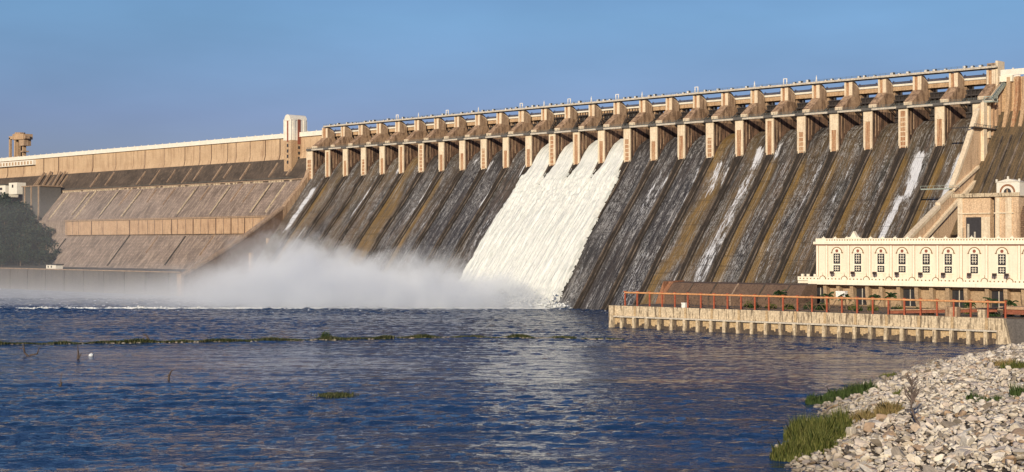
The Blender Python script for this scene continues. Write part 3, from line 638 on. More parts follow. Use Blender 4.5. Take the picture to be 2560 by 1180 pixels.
# tower
tw = empty('tower', (-32.8, 6, 0), label='white lift tower with rounded top and red slot windows on the dam', cat='tower')
TW, TD, z0, z1, zt = 4.1, 13.5, 76, 103.6, 119.0
m = MB(); m.box(-TW, TW, 0, TD, z0, z1); m.build('shaft', M['tan'], tw)
m = MB(); m.box(-TW, TW, 0, TD, z1, 117.0)
arc = [(-3.3, 117)] + [(-3.3*math.cos(a), 117+3.4*math.sin(a)+.9) for a in np.linspace(0, math.pi, 13)] + [(3.3, 117)]
m.prismy(arc, -.4, TD+.4)
for sx in (-1, 1): m.box(min(sx*4.3, sx*3.1), max(sx*4.3, sx*3.1), -.4, .0, z1, 118)
for y in (1.2, TD-3.2): m.box(TW, TW+.35, y, y+2.0, z1, 118.2)
m.build('upper_shaft', M['white'], tw)
m = MB(); m.box(-.75, .75, -.12, 0, 102.5, 117.3); m.box(TW, TW+.12, 5.3, 7.9, 101, 118.0)
m.build('slot_window', M['maroon'], tw)
for z in (100, 96.2, 92.6, 88.6):
    m = MB(); m.box(-.9, .9, -.1, 0, z-1.1, z+1.1); m.build('window', M['dark'], tw)
    m = MB(); m.box(TW, TW+.1, 5.6, 7.4, z-2.3, z-.3); m.build('window', M['dark'], tw)
m = MB(); m.box(-5.4, 6.4, -1.2, 2, 73.2, 76); m.build('plinth', M['panel'], tw)
m = MB(); m.box(-6.2, 9, -1.7, 2, 76, 76.5); m.build('platform', M['rib'], tw)

# ------------------------------------------------------------------ far left things
ig = empty('hoist_tower', (-440, 20, 0), label='concrete gantry with hanging hoist cabin above the far left crest', cat='gantry')
m = MB()
for x in (-16.2, -6.6): m.box(x-.95, x+.95, -2, 0, 107, 127.5)
m.box(-17.15, -5.65, -2, 0, 126, 128.6)
for x in (-1.8, 8.2): m.box(x-.8, x+.8, -2, 1, 107, 124.5)
m.box(-5, -3.4, 2, 4, 107, 124.5); m.build('frame', M['tan'], ig)
m = MB(); m.bar((1.5, -1, 124.5), (1.5, -1, 129.5), 6.4, 12); m.box(1.5, 15, -5, 4, 124.5, 129.2); m.build('cabin', M['tan'], ig)
m = MB(); m.bar((1.5, -1, 129.5), (1.5, -1, 131), 4.6, 12); m.build('roof', M['pier'], ig)
m = MB(); m.box(5, 14, -4, 3, 119, 124.5); m.box(8, 12, -3.6, 2, 113.5, 114.6); m.box(14.9, 17.4, -4, 0, 125, 127.6); m.build('underslung_box', M['pier'], ig)
# buildings by the foot of the crest on the left bank
gb = empty('grey_building', label='flat grey windowless building beside the wooded hill', cat='building')
m = MB(); m.box(-357, -328, -20.5, -2, 52, 79.5); m.build('wall', M['greybld'], gb)
m = MB(); m.box(-358, -327, -21.2, -1, 79.5, 80.4); m.build('roof', M['rib'], gb)
for x in (-353, -342, -330): m = MB(); m.box(x-.8, x+.8, -21.0, -20.5, 52, 79.5); m.build('pilaster', M['rib'], gb)
wb = empty('white_shed', label='low white building at the left edge above the trees', cat='building')
m = MB(); m.box(-420, -384, -22, -10, 72, 82.2); m.build('wall', M['white'], wb); m = MB(); m.box(-421, -383, -23, -9, 82.2, 82.9); m.build('roof', M['greybld'], wb)
for x in (-412, -402, -392): m = MB(); m.box(x-2.5, x+2.5, -22.15, -22, 78, 80); m.build('window', M['dark'], wb)
wb = empty('kiosk', label='small white kiosk next to the grey building', cat='building')
m = MB(); m.box(-378, -364, -22, -14, 74, 83.6); m.build('wall', M['white'], wb); m = MB(); m.box(-372.5, -370, -22.12, -22, 79.5, 82); m.build('window', M['dark'], wb)
hb = empty('hut', label='small white hut on the river wall below the wooded hill', cat='hut')
m = MB(); m.box(-181, -167.5, -93.5, -88, 15.1, 17.9); m.build('wall', M['white'], hb)
m = MB(); m.box(-181.8, -166.7, -94.3, -87.4, 17.9, 18.5); m.build('roof', M['dark'], hb)
for x in (-178, -173.5): m = MB(); m.box(x-.8, x+.8, -93.62, -93.5, 15.9, 17.2); m.build('window', M['dark'], hb)

# wooded hill
def hillz(x, y):
    f = np.interp(x, [-460, -385, -350, -325, -303, -285, -250], [72, 66, 58, 46, 31, 17, 15]); return 15 + (f-15)*min(1, max(0, (y+97)/ (62)))**.75
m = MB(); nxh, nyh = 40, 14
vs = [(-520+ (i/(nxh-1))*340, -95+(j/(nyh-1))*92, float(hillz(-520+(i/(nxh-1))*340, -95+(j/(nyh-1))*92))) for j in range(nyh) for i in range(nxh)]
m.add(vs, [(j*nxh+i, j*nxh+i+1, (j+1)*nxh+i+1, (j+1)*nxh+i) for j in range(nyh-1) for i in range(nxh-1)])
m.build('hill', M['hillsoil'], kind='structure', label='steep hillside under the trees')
def leafcloud(pts, size, seed, name, mat, parent=None, **k):
    rg = np.random.RandomState(seed); n = len(pts); p = np.asarray(pts, float)
    a = rg.normal(size=(n, 3)); a /= np.linalg.norm(a, axis=1)[:, None]; b = np.cross(a, rg.normal(size=(n, 3))); b /= np.linalg.norm(b, axis=1)[:, None]
    s = (size*rg.uniform(.6, 1.4, n))[:, None]
    Vv = np.stack([p-a*s, p-b*s*.6, p+a*s, p+b*s*.6], 1).reshape(-1, 3); return npmesh(name, Vv, np.arange(4*n).reshape(-1, 4), mat, parent, **k)
def crown(cx, cy, cz, r, n, rr):
    out = []; bl = [(rr.gauss(0, .5), rr.gauss(0, .5), rr.gauss(0, .4), rr.uniform(.35, .6)) for _ in range(9)]
    for _ in range(n):
        bx, by, bz, br = rr.choice(bl); v = Vector((rr.gauss(0, 1), rr.gauss(0, 1), rr.gauss(0, 1))).normalized()*br*rr.uniform(.75, 1)
        out.append((cx+(bx+v.x)*r, cy+(by+v.y)*r, cz+(bz+v.z)*r*.9))
    return out
pts = []; stems = MB()
for _ in range(420):
    x = rnd.uniform(-500, -205); y = rnd.uniform(-93, -26); z = float(hillz(x, y))
    if x > -272: continue
    r = rnd.uniform(4, 7.5); h = r*rnd.uniform(.9, 1.3); pts += crown(x, y, z+h*.9, r, 300, rnd); stems.bar((x, y, z-1), (x, y, z+h), .4, 5, .2)
wd = leafcloud(pts, .85, 5, 'wood', M['leafdark'], kind='stuff', label='dark green wood covering the hill below the left crest', cat='wood')
stems.build('trunks', M['trunk'], wd)

# ------------------------------------------------------------------ right abutment
ra = empty('abutment_wall', label='tall tan wall with slanting stair at the right end of the spillway', cat='wall')
m = MB(); m.prism([(20, -3), (20, 106.5), (14, 104), (3, 95), (-2, 94.4), (-7.7, 89.6), (-12.5, 81.5), (-19.4, 71.1), (-26.5, 61.4), (-30, 56.5), (-31, 53.8), (-41.5, 48.6), (-41.9, -3)], 478.3, 480.0); m.build('upper_wall', M['tanlight'], ra)
m = MB(); m.prism([(-42.1, -3), (-42.1, 44.8), (-43.5, 47.8), (-64.5, 36.2), (-75, 30), (-75, -3)], 478.3, 480.3); m.build('lower_wall', M['tanlight'], ra)
m = MB(); m.prism([(-6.5, 91.6), (-8.0, 90.4), (-12.9, 82.2), (-19.8, 71.8), (-26.9, 62.0), (-30.6, 57.0), (-30, 55.4), (-19, 70.4), (-12.2, 81), (-7, 89.3)], 478.0, 480.2); m.build('wall_coping', M['pierface'], ra)
m = MB(); m.prism([(-42.2, 48.6), (-64.9, 36.8), (-75, 30.8), (-75, 29.6), (-64.5, 35.4), (-42.2, 47.2)], 477.9, 480.6); m.prism([(-29.5, 55.7), (-42.0, 49.7), (-42.0, 48.3), (-29.5, 54.3)], 478.0, 480.2); m.build('ramp_coping', M['pierface'], ra)
m = MB(); m.prism([(9, 72.0), (9, 70.0), (-53.9, 35.2), (-75, 23.6), (-75, 25.0), (-53.9, 36.8)], 480.05, 481.6); m.build('stair', M['pierface'], ra)
m = MB(); m.prism([(-9, 66.5), (-9, 65.3), (-31, 55), (-31, 56)], 480.02, 481.2); m.build('upper_stair', M['pierface'], ra)
m = MB(); m.box(480.1, 485, 9, 19, 68.5, 78.5); m.box(480.1, 485.6, 14, 20, 78.5, 81.5); m.build('stair_head', M['panel'], ra)
for y, a, b in ((1.5, 79, 95), (5, 70, 97), (8.5, 80, 100), (12, 80, 103), (15.5, 80, 104.8), (18, 80, 105.2)):
    m = MB(); m.box(480, 480.9, y-.8, y+.8, a, b); m.build('buttress', M['pierface'] if y < 4 else M['panel'], ra)
m = MB(); m.box(480, 481.5, -5.5, -2.5, 66, 94.2); m.build('pilaster', M['pierface'], ra)
for q_ in range(6): m = MB(); m.box(480, 482, -6-q_*1.2, -3.4-q_*1.0, 65-q_*2.0, 65.8-q_*2.0); m.build('step', M['pierface'], ra)
# steel stair and catwalks
ss = empty('steel_stair', label='pale green steel stair climbing to the crest at the right end', cat='stair')
m = MB(); m.beam((481.6, .6, 95.0), (481.6, 17, 106.2), 1.6, 1.5); m.build('flight', M['palerail'], ss)
m = MB(); m.beam((482.4, .6, 97.0), (482.4, 17, 108.2), .15, .15); m.beam((480.8, .6, 97.0), (480.8, 17, 108.2), .15, .15)
for t in np.linspace(0, 1, 12): m.box(482.3, 482.5, .6+16.4*t-.07, .6+16.4*t+.07, 95.5+11.2*t, 97+11.2*t)
m.build('handrail', M['rail'], ss)
m = MB(); m.box(480.3, 484.5, -3, 1.6, 94.3, 94.9); m.box(480.3, 480.5, -3, 1.6, 96, 96.3); m.box(484.2, 484.5, -3, 1.6, 96, 96.3)
for y in (-3, 1.3): m.box(484.2, 484.5, y, y+.3, 94.9, 97); m.box(480.3, 480.6, y, y+.3, 94.9, 97)
m.box(480.3, 484.5, -3.02, -2.7, 96.7, 97); m.build('landing', M['palerail'], ss)
ck = empty('catwalk', label='thin dark catwalk wrapped round the tan wall at the right', cat='catwalk')
m = MB(); m.box(480.0, 481.8, -15, 8, 82.6, 83.1); m.beam((481, 8, 82.9), (500, 11.5, 82.0), 1.6, .5); m.box(472, 480, -16.5, -15, 82.6, 83.0); m.build('deck', M['dark'], ck)
m = MB()
for y in np.arange(-15, 8.1, 2.2): m.box(481.6, 481.75, y-.06, y+.06, 83, 84.3)
m.box(481.6, 481.75, -15, 8, 84.2, 84.35); m.beam((481.7, 8, 84.3), (500, 11.5, 83.4), .12, .12); m.build('railing', M['rail'], ck)
fb = empty('footbridge', label='small pale footbridge crossing low above the right-hand chute', cat='footbridge')
m = MB(); m.box(466, 480, -32.5, -31, 55.6, 56.1); m.build('deck', M['palerail'], fb)
m = MB(); m.box(466, 484, -32.6, -32.45, 57.1, 57.25)
for x in np.arange(466, 484.1, 3): m.box(x-.07, x+.07, -32.6, -32.45, 56.1, 57.2)
m.build('railing', M['palerail'], fb)

# right dam wall
lw = empty('dam_wall', label='dark streaked dam wall right of the spillway', cat='wall')
m = MB(); m.prism([(28, 60), (28, 106.4), (14, 106.4), (14, 95), (13.3, 92.2), (12, 89.6), (12, 60)], 480.05, 620); m.build('wall_face', M['tan'], lw)
m = MB(); m.prism([(12.1, 30), (12.1, 91.2), (9.2, 86.6), (6, 82.4), (0, 75.2), (-12, 60.7), (-41, 27), (-60, 8), (-60, 0)], 480.1, 620); m.build('slope', M['slopebrown'], lw)
m = MB(); m.box(480.2, 620, 12.8, 13.3, 107.2, 109.9)
for x in np.arange(486, 620, 10): m.box(x-.3, x+.3, 12.7, 13.4, 109.9, 110.4)
m.build('parapet', M['white'], lw)
m = MB(); m.box(480.2, 486, 11.8, 13.9, 104.4, 107.1); m.build('crest_box', M['trim'], lw)
for x in (484.5, 488.5, 492, 496.5, 501, 506): m = MB(); m.prism([(14, 80), (14, 106.4), (11.8, 106.4), (11.4, 98), (10, 92), (7, 84), (8, 80)], x-.9, x+.7); m.build('rib', M['tan'] if x != 488.5 else M['rust'], lw)
ribs([486, 490, 494.5, 499, 503.5, 508, 513, 518, 523, 528], (7, 84), (-41, 27.3), .8, 'slope_strip', M['stripe'], .6)
# masonry embankment and tan block
em = empty('embankment', label='sloping rubble masonry at the right edge behind the powerhouse', cat='embankment')
m = MB(); m.prismy([(531, 2), (531, 36), (534, 46.5), (540, 49.2), (620, 52), (620, 2)], -79, -62); m.build('wall', M['rubble'], em)
tb = empty('concrete_block', label='big tan concrete block with dark doorway behind the powerhouse', cat='building')
m = MB(); m.box(508.5, 521.5, -80, -64, 2, 50.2, 0)
m.box(523.6, 531, -80.5, -64, 2, 50.2, 0); m.box(521.5, 523.6, -77.5, -64, 2, 50.2, 0); m.prism([(-80.5, 2), (-80.5, 50.2), (-70, 50.2), (-70, 2)], 531, 533); m.build('wall', M['tanlight'], tb)
m = MB(); m.box(521.7, 523.4, -77.7, -77.5, 2, 50); m.box(508.3, 510.4, -80.12, -80, 30, 38.4); m.build('slot', M['dark'], tb)
m = MB(); m.box(511.6, 517.8, -80.1, -80, 30, 42.6); m.build('doorway', M['dark'], tb)
m = MB(); m.box(508.3, 521.7, -80.6, -80, 43.8, 44.3); m.box(523.4, 531.2, -81.1, -80.5, 43.8, 44.3); m.box(508.2, 510.2, -80.35, -80, 31, 50); m.box(518, 521.4, -80.3, -80, 30, 42.6); m.box(524, 525.6, -80.9, -80.5, 30, 49.9); m.box(528, 530.4, -80.9, -80.5, 30, 49.9); m.build('moulding', M['pierface'], tb)
m = MB(); m.box(506, 533.6, -81.2, -80.7, 50.25, 51.7); m.box(506, 533.6, -80.7, -63, 50.22, 50.5); m.build('parapet', M['quay'], tb)
m = MB(); m.box(512.2, 513.0, -80.4, -80.15, 30, 40); m.box(515, 515.6, -80.4, -80.15, 30, 37); m.build('post', M['lightbeam'], tb)
ap = empty('arch_pavilion', (528.6, -80, 50.55), label='white pavilion with a brown arched opening above the tan block', cat='pavilion')
def halfring(m, cx, cz, r0, r1, y0, y1, n=14, mi=0):
    vs = []
    for i in range(n+1):
        a = math.pi*i/n; c, s = math.cos(a), math.sin(a)
        vs += [(cx+r0*c, y0, cz+r0*s), (cx+r1*c, y0, cz+r1*s), (cx+r1*c, y1, cz+r1*s), (cx+r0*c, y1, cz+r0*s)]
    fs = []
    for i in range(n):
        q = 4*i; fs += [(q, q+1, q+5, q+4), (q+1, q+2, q+6, q+5), (q+2, q+3, q+7, q+6), (q+3, q, q+4, q+7)]
    m.add(vs, fs+[(0, 3, 2, 1), (4*n, 4*n+1, 4*n+2, 4*n+3)], mi)
m = MB(); m.box(-4.6, 4.6, 0, 5, 0, 5.2); m.prismy([(-4.9, 5.2), (4.9, 5.2), (0, 6.4)], -.3, 5.3); m.box(-.3, .3, -.2, .3, 6.1, 7.3); m.box(-4.8, -4.2, -.3, .3, 5, 6.3); m.box(4.2, 4.8, -.3, .3, 5, 6.3); m.build('wall', M['white'], ap)
m = MB(); halfring(m, -.2, 1.3, 2.4, 3.1, -.15, -.0); m.build('arch_moulding', M['redend'], ap)
m = MB(); halfring(m, -.2, 1.3, 0.0, 1.5, -.1, -.0); m.box(-1.7, 1.3, -.1, 0, 0, 1.3); m.build('doorway', M['dark'], ap)
m = MB(); m.box(-.5, .0, -.2, -.1, 0, 2.4); m.build('door', M['tan'], ap)

# ------------------------------------------------------------------ quay and powerhouse (local frame rotated 3.66 degrees)
QA = R(3.662); Q0 = (411.6, -172.7, 0)
def lg(s, d, z=0): return (Q0[0]+s*math.cos(QA)-d*math.sin(QA), Q0[1]+s*math.sin(QA)+d*math.cos(QA), z)
def lempty(name, **k): return empty(name, Q0, QA, **k)
gr = lempty('terrace_ground'); gr['kind'] = 'structure'; gr['label'] = 'dusty terrace behind the quay wall'
m = MB(); m.prismy([(.6, -2), (.6, 8.3), (260, 8.3), (260, -2)], .9, 100); o = m.build('ground', M['ground']); o.location = Q0; o.rotation_euler = (0, 0, QA); tag(o, 'dusty ground of the terrace behind the quay wall', None, None, 'structure')
bpy.data.objects.remove(gr)
qw = lempty('quay_wall', label='pale stained concrete quay wall standing in the river on short pillars', cat='quay wall')
m = MB(); m.box(0, 156, -.1, .9, 4.6, 8.45); m.build('upper_wall', M['quay'], qw)
m = MB(); m.box(.2, 156, .25, .9, -1, 4.6); m.build('lower_panel', M['quaypanel'], qw)
m = MB(); m.box(1.4, 155.4, -1.2, -.1, 4.05, 4.6); m.build('ledge', M['lightbeam'], qw)
m = MB(); m.box(-.6, 1.3, -1.5, 1.0, -1.2, 8.5); m.build('end_pillar', M['quay'], qw)
m = MB(); m.prismy([(153.8, -1.2), (158.8, -1.2), (156.4, 8.5), (154.6, 8.5)], -1.7, 1); m.build('end_buttress', M['quay'], qw)
m = MB(); m.box(156.5, 260, 0, .9, -1, 8.4); m.build('return_wall', M['greywall'], qw)
m = MB()
for s in np.arange(1.5, 155, .9): m.box(s, s+.9+.01, -.25, .25, -.5, .8+rnd.random()*1.3)
m.build('void_strip', M['slopedark'], qw)  # dark ragged strip, its colour standing for the shaded void at the waterline
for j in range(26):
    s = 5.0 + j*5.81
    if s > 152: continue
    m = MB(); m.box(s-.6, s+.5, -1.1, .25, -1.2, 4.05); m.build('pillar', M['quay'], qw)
    m = MB(); m.box(s+.55, s+1.65, .1, .25, -.4, 4.0); m.build('slot', M['slopedark'], qw)  # slot: dark strip painted beside the pillar to stand for a shaded gap
    m = MB(); m.box(s-.5, s+.5, -.17, -.1, 4.7, 8.4); m.box(s+.5, s+.62, -.16, -.1, 4.65, 8.3, 1); m.build('pilaster', [M['quaypanel'] if j % 2 else M['quay'], M['slopedark']], qw)
pr = lempty('pipe_rail', label='orange pipe rail on red posts along the quay wall', cat='railing')
for j in range(27):
    s = 5.1+5.8*j; m = MB(); m.box(s-.24, s+.24, 1.2, 1.7, 8.3, 14.1); m.box(s-.42, s+.42, 1.0, 1.9, 13.75, 14.15)
    m.build('post', M['redpaint'], pr)
m = MB(); m.bar((5.1, 1.1, 13.55), (155.9, 1.1, 13.55), .34, 8); m.build('pipe', M['pipe'], pr)
tr = lempty('truss', label='low rusty steel truss behind the red posts', cat='truss')
m = MB(); m.beam((28, 5, 11.0), (110, 5, 11.0), .2, .2); m.beam((28, 5, 8.8), (110, 5, 8.8), .2, .2)
for j in range(15):
    s = 29+5.6*j; m.beam((s, 5, 8.8), (s+1.6, 5, 11), .18, .18); m.beam((s+4.4, 5, 8.8), (s+2.6, 5, 11), .18, .18)
    if j > 2: m.beam((s+2, 5, 11), (s+3.4, 5, 13), .15, .15)
m.build('lattice', M['brownblock'], tr)
# long brown block
bb = lempty('spoil_block', label='long weathered brown block with sloping face behind the rail', cat='block')
m = MB(); m.prism([(31, 8), (31, 11.5), (37, 16.6), (45, 17), (45, 8)], 3, 64); m.build('body', M['brownblock'], bb)
m = MB(); m.prism([(30.8, 8), (30.8, 11.6), (37, 17.0), (40, 17.4), (45.2, 17.4), (45.2, 8)], 1, 3); m.prismy([(-3, 8), (1, 17.2), (1, 8)], 33, 45); m.build('end_wall', M['redend'], bb)
for s in (13, 24, 34, 46, 57): m = MB(); m.prism([(30.8, 8), (30.8, 11.7), (36.8, 16.9), (37.2, 16.4), (31, 11)], s-.3, s+.3); m.build('joint', M['slopedark'] if s != 34 else M['rib'], bb)
# powerhouse
ph = lempty('powerhouse', label='cream powerhouse with arched windows and ornate parapet behind the quay', cat='powerhouse')
A0, A1, D = 55.4, 215, 60
m = MB(); m.box(A0, A1, D, D+24, 16.4, 33.2); m.build('wall', M['cream'], ph)
m = MB(); m.box(A0-.9, A1, D-.9, D+24.5, 32.2, 33.2); m.build('cornice', M['trim'], ph)
m = MB(); m.box(A0-.5, A1, D-.35, D+24.2, 31.75, 32.2); m.build('cornice_band', M['maroon'], ph)
m = MB(); m.box(A0, A1, D-.5, D-.1, 33.2, 34.5); m.box(A0, A0+.4, D, D+24, 33.2, 34.5)
for s in np.arange(A0+5, A1, 1.1): m.box(s-.22, s+.22, D-.56, D-.5, 33.6, 34.1, 1)
m.box(A0+.5, A1, D-.58, D-.5, 34.35, 34.5, 0)
pp = m.build('parapet', [M['trim'], M['olivering']], ph)
for s in list(np.arange(A0+3.4, A1, 5.05)):
    m = MB(); halfring(m, s, 34.2, 0, .8, D-.62, D-.05, 8); m.bar((s, D-.3, 34.9), (s, D-.3, 35.5), .16, 6, .05); m.build('finial', M['trim'], pp)
m = MB(); m.prismy([(A0+13.4, 34.5), (A0+16.6, 34.5), (A0+15, 37.3)], D+2, D+4); m.box(A0+12.8, A0+17.2, D+1.5, D+4.5, 34.3, 35); m.build('roof_ornament', M['trim'], ph)
wins = [64.5, 73.5, 83.2, 91.9, 101.6, 110.3, 120.3, 130.7, 140.5, 150.5]
for s in wins:
    wn = empty('window', (s, D, 0)); wn.parent = ph
    m = MB(); m.box(-1.95, 1.95, -.22, 0, 21.0, 29.0); halfring(m, 0, 28.9, 0, 1.95, -.22, 0); m.build('frame', M['trim'], wn)
    m = MB(); halfring(m, 0, 28.9, 2.0, 2.3, -.35, 0, 14); m.box(-2.6, -2.0, -.35, 0, 28.75, 29.05); m.box(2.0, 2.6, -.35, 0, 28.75, 29.05); m.build('arch_moulding', M['olivering'], wn)
    m = MB(); m.bar((0, -.3, 29.65), (0, -.2, 29.65), .62, 14); m.build('rosette', M['maroon'], wn)
    m = MB(); m.box(-1.42, 1.42, -.28, -.22, 24.6, 28.6); m.box(-1.42, 1.42, -.28, -.22, 21.55, 24.0); m.build('pane', M['glass'], wn)
    m = MB()
    for x in (-.5, .5): m.box(x-.09, x+.09, -.34, -.28, 25.1, 28.3); m.box(x-.09, x+.09, -.34, -.28, 21.9, 23.7)
    for z in (25.8, 26.8, 27.8): m.box(-1.0, 1.0, -.345, -.275, z-.09, z+.09)
    for z in (22.4, 23.2): m.box(-1.0, 1.0, -.345, -.275, z-.09, z+.09)
    m.build('muntin', M['trim'], wn)
for s in (55.9, 60.0, 69.4, 78.5, 87.3, 96.5, 106.0, 115.2, 124.9, 137.0, 146, 156):
    m = MB(); m.box(s-.42, s+.42, D-.2, D, 17, 31.75); m.box(s-.55, s-.42, D-.1, D, 17, 31.75, 1); m.box(s+.42, s+.55, D-.1, D, 17, 31.75, 1); m.build('pilaster', [M['trim'], M['olivering']], ph)
cn = empty('canopy'); cn.parent = ph
m = MB(); m.box(53.6, A1, 56.5, 61, 16.5, 17.9); m.box(48.6, 53.6, 57.5, 61, 16.9, 17.9); m.build('slab', M['trim'], cn)
m = MB(); m.box(48.8, A1, 56.9, 57.3, 17.9, 19.5, 0)
for s in np.arange(50, A1, 1.55): m.box(s-.25, s+.25, 56.83, 56.9, 18.5, 19.0, 1)
for s in (51, 53.4, 56.5): m.box(s-.5, s+.5, 56.7, 57.5, 19.5, 20.5, 0)
m.build('parapet', [M['trim'], M['olivering']], cn)
for s in np.arange(60.0, A1, 9.35):
    m = MB(); halfring(m, s, 18.6, 1.15, 1.4, 56.55, 56.9, 10, 1); m.box(s-1.1, s+1.1, 56.6, 56.9, 17.9, 18.7, 0); halfring(m, s, 18.6, 0, 1.15, 56.65, 56.9, 10, 0); m.bar((s, 56.75, 19.9), (s, 56.75, 21.2), .13, 5, .04, 1); m.build('onion_arch', [M['trim'], M['olivering']], cn)
bs = empty('base'); bs.parent = ph
m = MB(); m.box(53, A1, 61.4, 84, 8.3, 16.5); m.build('base_wall', M['base'], bs)
m = MB(); m.box(53, A1, 60.6, 61.35, 15.3, 16.5); m.build('lintel', M['base'], bs)
for s0, s1 in ((53.4, 60), (71.5, 78.0), (91, 98.2), (110.5, 117.5), (125.6, 132.5), (146, 153)):
    m = MB(); m.box(s0+.6, s1-.6, 61.2, 61.4, 8.8, 15.1); m.build('glazed_bay', M['glass'], bs)
    m = MB(); m.box((s0+s1)/2-.15, (s0+s1)/2+.15, 61.0, 61.2, 8.8, 15.1); m.build('mullion', M['lightbeam'], bs)
for s in (53.4, 60, 65.7, 71.5, 78, 83.7, 91, 98.2, 104.1, 110.5, 117.5, 125.6, 132.5, 139, 146, 153):
    m = MB(); m.prism([(58.2, 16.5), (58.6, 12.5), (60.0, 8.3), (61.4, 8.3), (61.4, 16.5)], s-.7, s+.7); m.build('column', M['base'], bs)
# floodlights on the canopy
m = MB(); m.box(-.75, .75, -.4, .4, .3, 1.3); fl = m.build('floodlight', M['lamp']); m = MB(); m.box(-.1, .1, -.1, .1, -.9, .3); m.build('bracket', M['lamp'], fl)
fl['category'] = 'floodlight'; fl['group'] = 'floodlights along the canopy'; fl['label'] = 'dark floodlight on the canopy parapet of the powerhouse'
for j, s in enumerate((63.8, 72.7, 81.9, 91, 100.5, 109.5, 119.5, 129, 133.5, 144)):
    o = fl if j == 0 else copy_tree(fl); o['label'] = 'dark floodlight on the canopy parapet, %s of the floodlights from the left' % ORD[j]; o.location = lg(s, 57.1, 20.4); o.rotation_euler = (0, 0, QA+rnd.uniform(-.2, .2))
# small terrace things
def lbx(name, s, d, z, sz, mat, label, cat):
    m = MB(); w_, dp, h = sz; m.box(-w_/2, w_/2, -dp/2, dp/2, 0, h*.82); m.box(-w_/2-.08, w_/2+.08, -dp/2-.08, dp/2+.08, h*.82, h); o = m.build(name, mat); o.location = lg(s, d, z); o.rotation_euler = (0, 0, QA); return tag(o, label, cat)
lbx('switch_box', 31.4, 3, 8.35, (1.6, 1.2, 1.9), M['whitepl'], 'small white box on the quay between the fourth and sixth red posts', 'box')
lbx('white_tank', 82.5, 30, 12, (3.6, 2, 3), M['whitepl'], 'white tank among the palms in front of the powerhouse', 'tank')
lbx('valve_house', 137, 4, 8.35, (4.0, 3, 3.2), M['pier'], 'brown masonry kiosk near the right end of the rail', 'kiosk')
lbx('control_box', 147.5, 3, 8.35, (2.4, 2, 2.6), M['quay'], 'cream control box near the last red posts', 'box')
gd = lempty('girder', label='red brown steel girder lying behind the right end of the rail', cat='girder')
m = MB(); m.beam((112, 9, 8.9), (150, 9, 10.6), .5, 1.1); m.box(152, 230, 9, 9.6, 9.4, 11); m.build('web', M['girder'], gd)
m = MB(); m.beam((112, 9.4, 9.6), (150, 9.4, 11.3), 2.2, .3); m.box(151, 230, 8.4, 14, 11.02, 11.9); m.build('deck', M['panel'], gd)

# palms and shrubs on the terrace
def palm(h, seed):
    rr = random.Random(seed); root = bpy.data.objects.new('palm_tree', None); COL.link(root)
    m = MB(); p = Vector((0, 0, 0)); lean = Vector((rr.uniform(-.12, .12), rr.uniform(-.12, .12), 1))
    for i in range(5): q_ = p+lean*h/5; m.bar(p, q_, .28-.02*i, 7, .26-.02*i); p = q_
    m.build('trunk', M['trunk'], root)
    vs = []; fs = []
    for i in range(17):
        a = i*2.4+rr.uniform(-.2, .2); L = rr.uniform(2.4, 3.3); e0 = rr.uniform(.1, 1.2)
        pp_ = Vector(p); d = Vector((math.cos(a)*math.cos(e0), math.sin(a)*math.cos(e0), math.sin(e0)))
        for k in range(7):
            n2 = pp_ + d*L/7; side = d.cross(Vector((0, 0, 1))).normalized()*(.55*math.sin((k+1)/8*math.pi)+.1)
            for sg_ in (-1, 1):
                b = len(vs); vs += [tuple(pp_), tuple(n2), tuple(n2+side*sg_+Vector((0, 0, -.35))), tuple(pp_+side*sg_*.8+Vector((0, 0, -.45)))]; fs.append((b, b+1, b+2, b+3))
            pp_ = n2; d = (d+Vector((0, 0, -.27))).normalized()
    npmesh('crown', vs, fs, M['palm'], root); return root
PAL = [(56.7, 30, 5.2, 'leftmost short palm in front of the brown block'), (76.5, 32, 4.6, 'dark bushy palm left of the white tank'), (84.5, 30, 4.6, 'palm between the white tank and the dark glazed bay'), (95.5, 30, 5.0, 'left one of two palms close together before the powerhouse'), (101.2, 31, 5.2, 'right one of two palms close together before the powerhouse'), (131, 30, 3.0, 'low dark palm before the last dark opening inside the rail'), (138.8, 30, 4.2, 'spreading dark palm near the right end of the rail'), (146.5, 29, 3.8, 'pale thin palm just right of the last red post')]
for j, (s, d, h, lab) in enumerate(PAL):
    o = palm(h, 30+j); o.location = lg(s, d, 8.3); tag(o, lab, 'palm tree', 'palms before the powerhouse')
def shrub(name, r, h, n, seed, mat, size, loc, label, cat, group=None, up_=1.0):
    rr = random.Random(seed); pts = []
    for _ in range(n):
        a = rr.uniform(0, 6.28); q_ = r*math.sqrt(rr.random()); hh = h*(1-(q_/r)**2*.7)*rr.uniform(.1, 1)*rr.uniform(.8, 1.15); pts.append((q_*math.cos(a), q_*math.sin(a), hh))
    o = leafcloud(pts, size, seed, name, mat); o.location = loc; return tag(o, label, cat, group)
INV = cam.matrix_world.inverted()
def pxx(p):
    q_ = INV @ Vector(p); return q_.x/-q_.z
seen_ = set()
for j in range(26):
    d = rnd.uniform(12, 28)
    s = 52 + j*4.5 + rnd.uniform(-1.5, 1.5); pp_ = lg(s, d, 9.3); xs1 = pxx(pp_); k_ = sum(1 for q_ in range(27) if pxx(lg(5.1+5.8*q_, 1.4, 10)) < xs1)
    if (j % 2, k_) in seen_ or not k_: continue
    seen_.add((j % 2, k_))
    shrub('shrub', rnd.uniform(1.2, 2.4), rnd.uniform(1.4, 3.4), 260, 50+j, M['palm'] if j % 2 else M['reed'], .3, lg(s, d, 8.3), ('%s shrub seen behind the red rail just right of its %s post' % ('dark' if j % 2 else 'bright', ORD[k_-1])) if k_ else 'shrub', 'shrub', 'shrubs on the terrace')

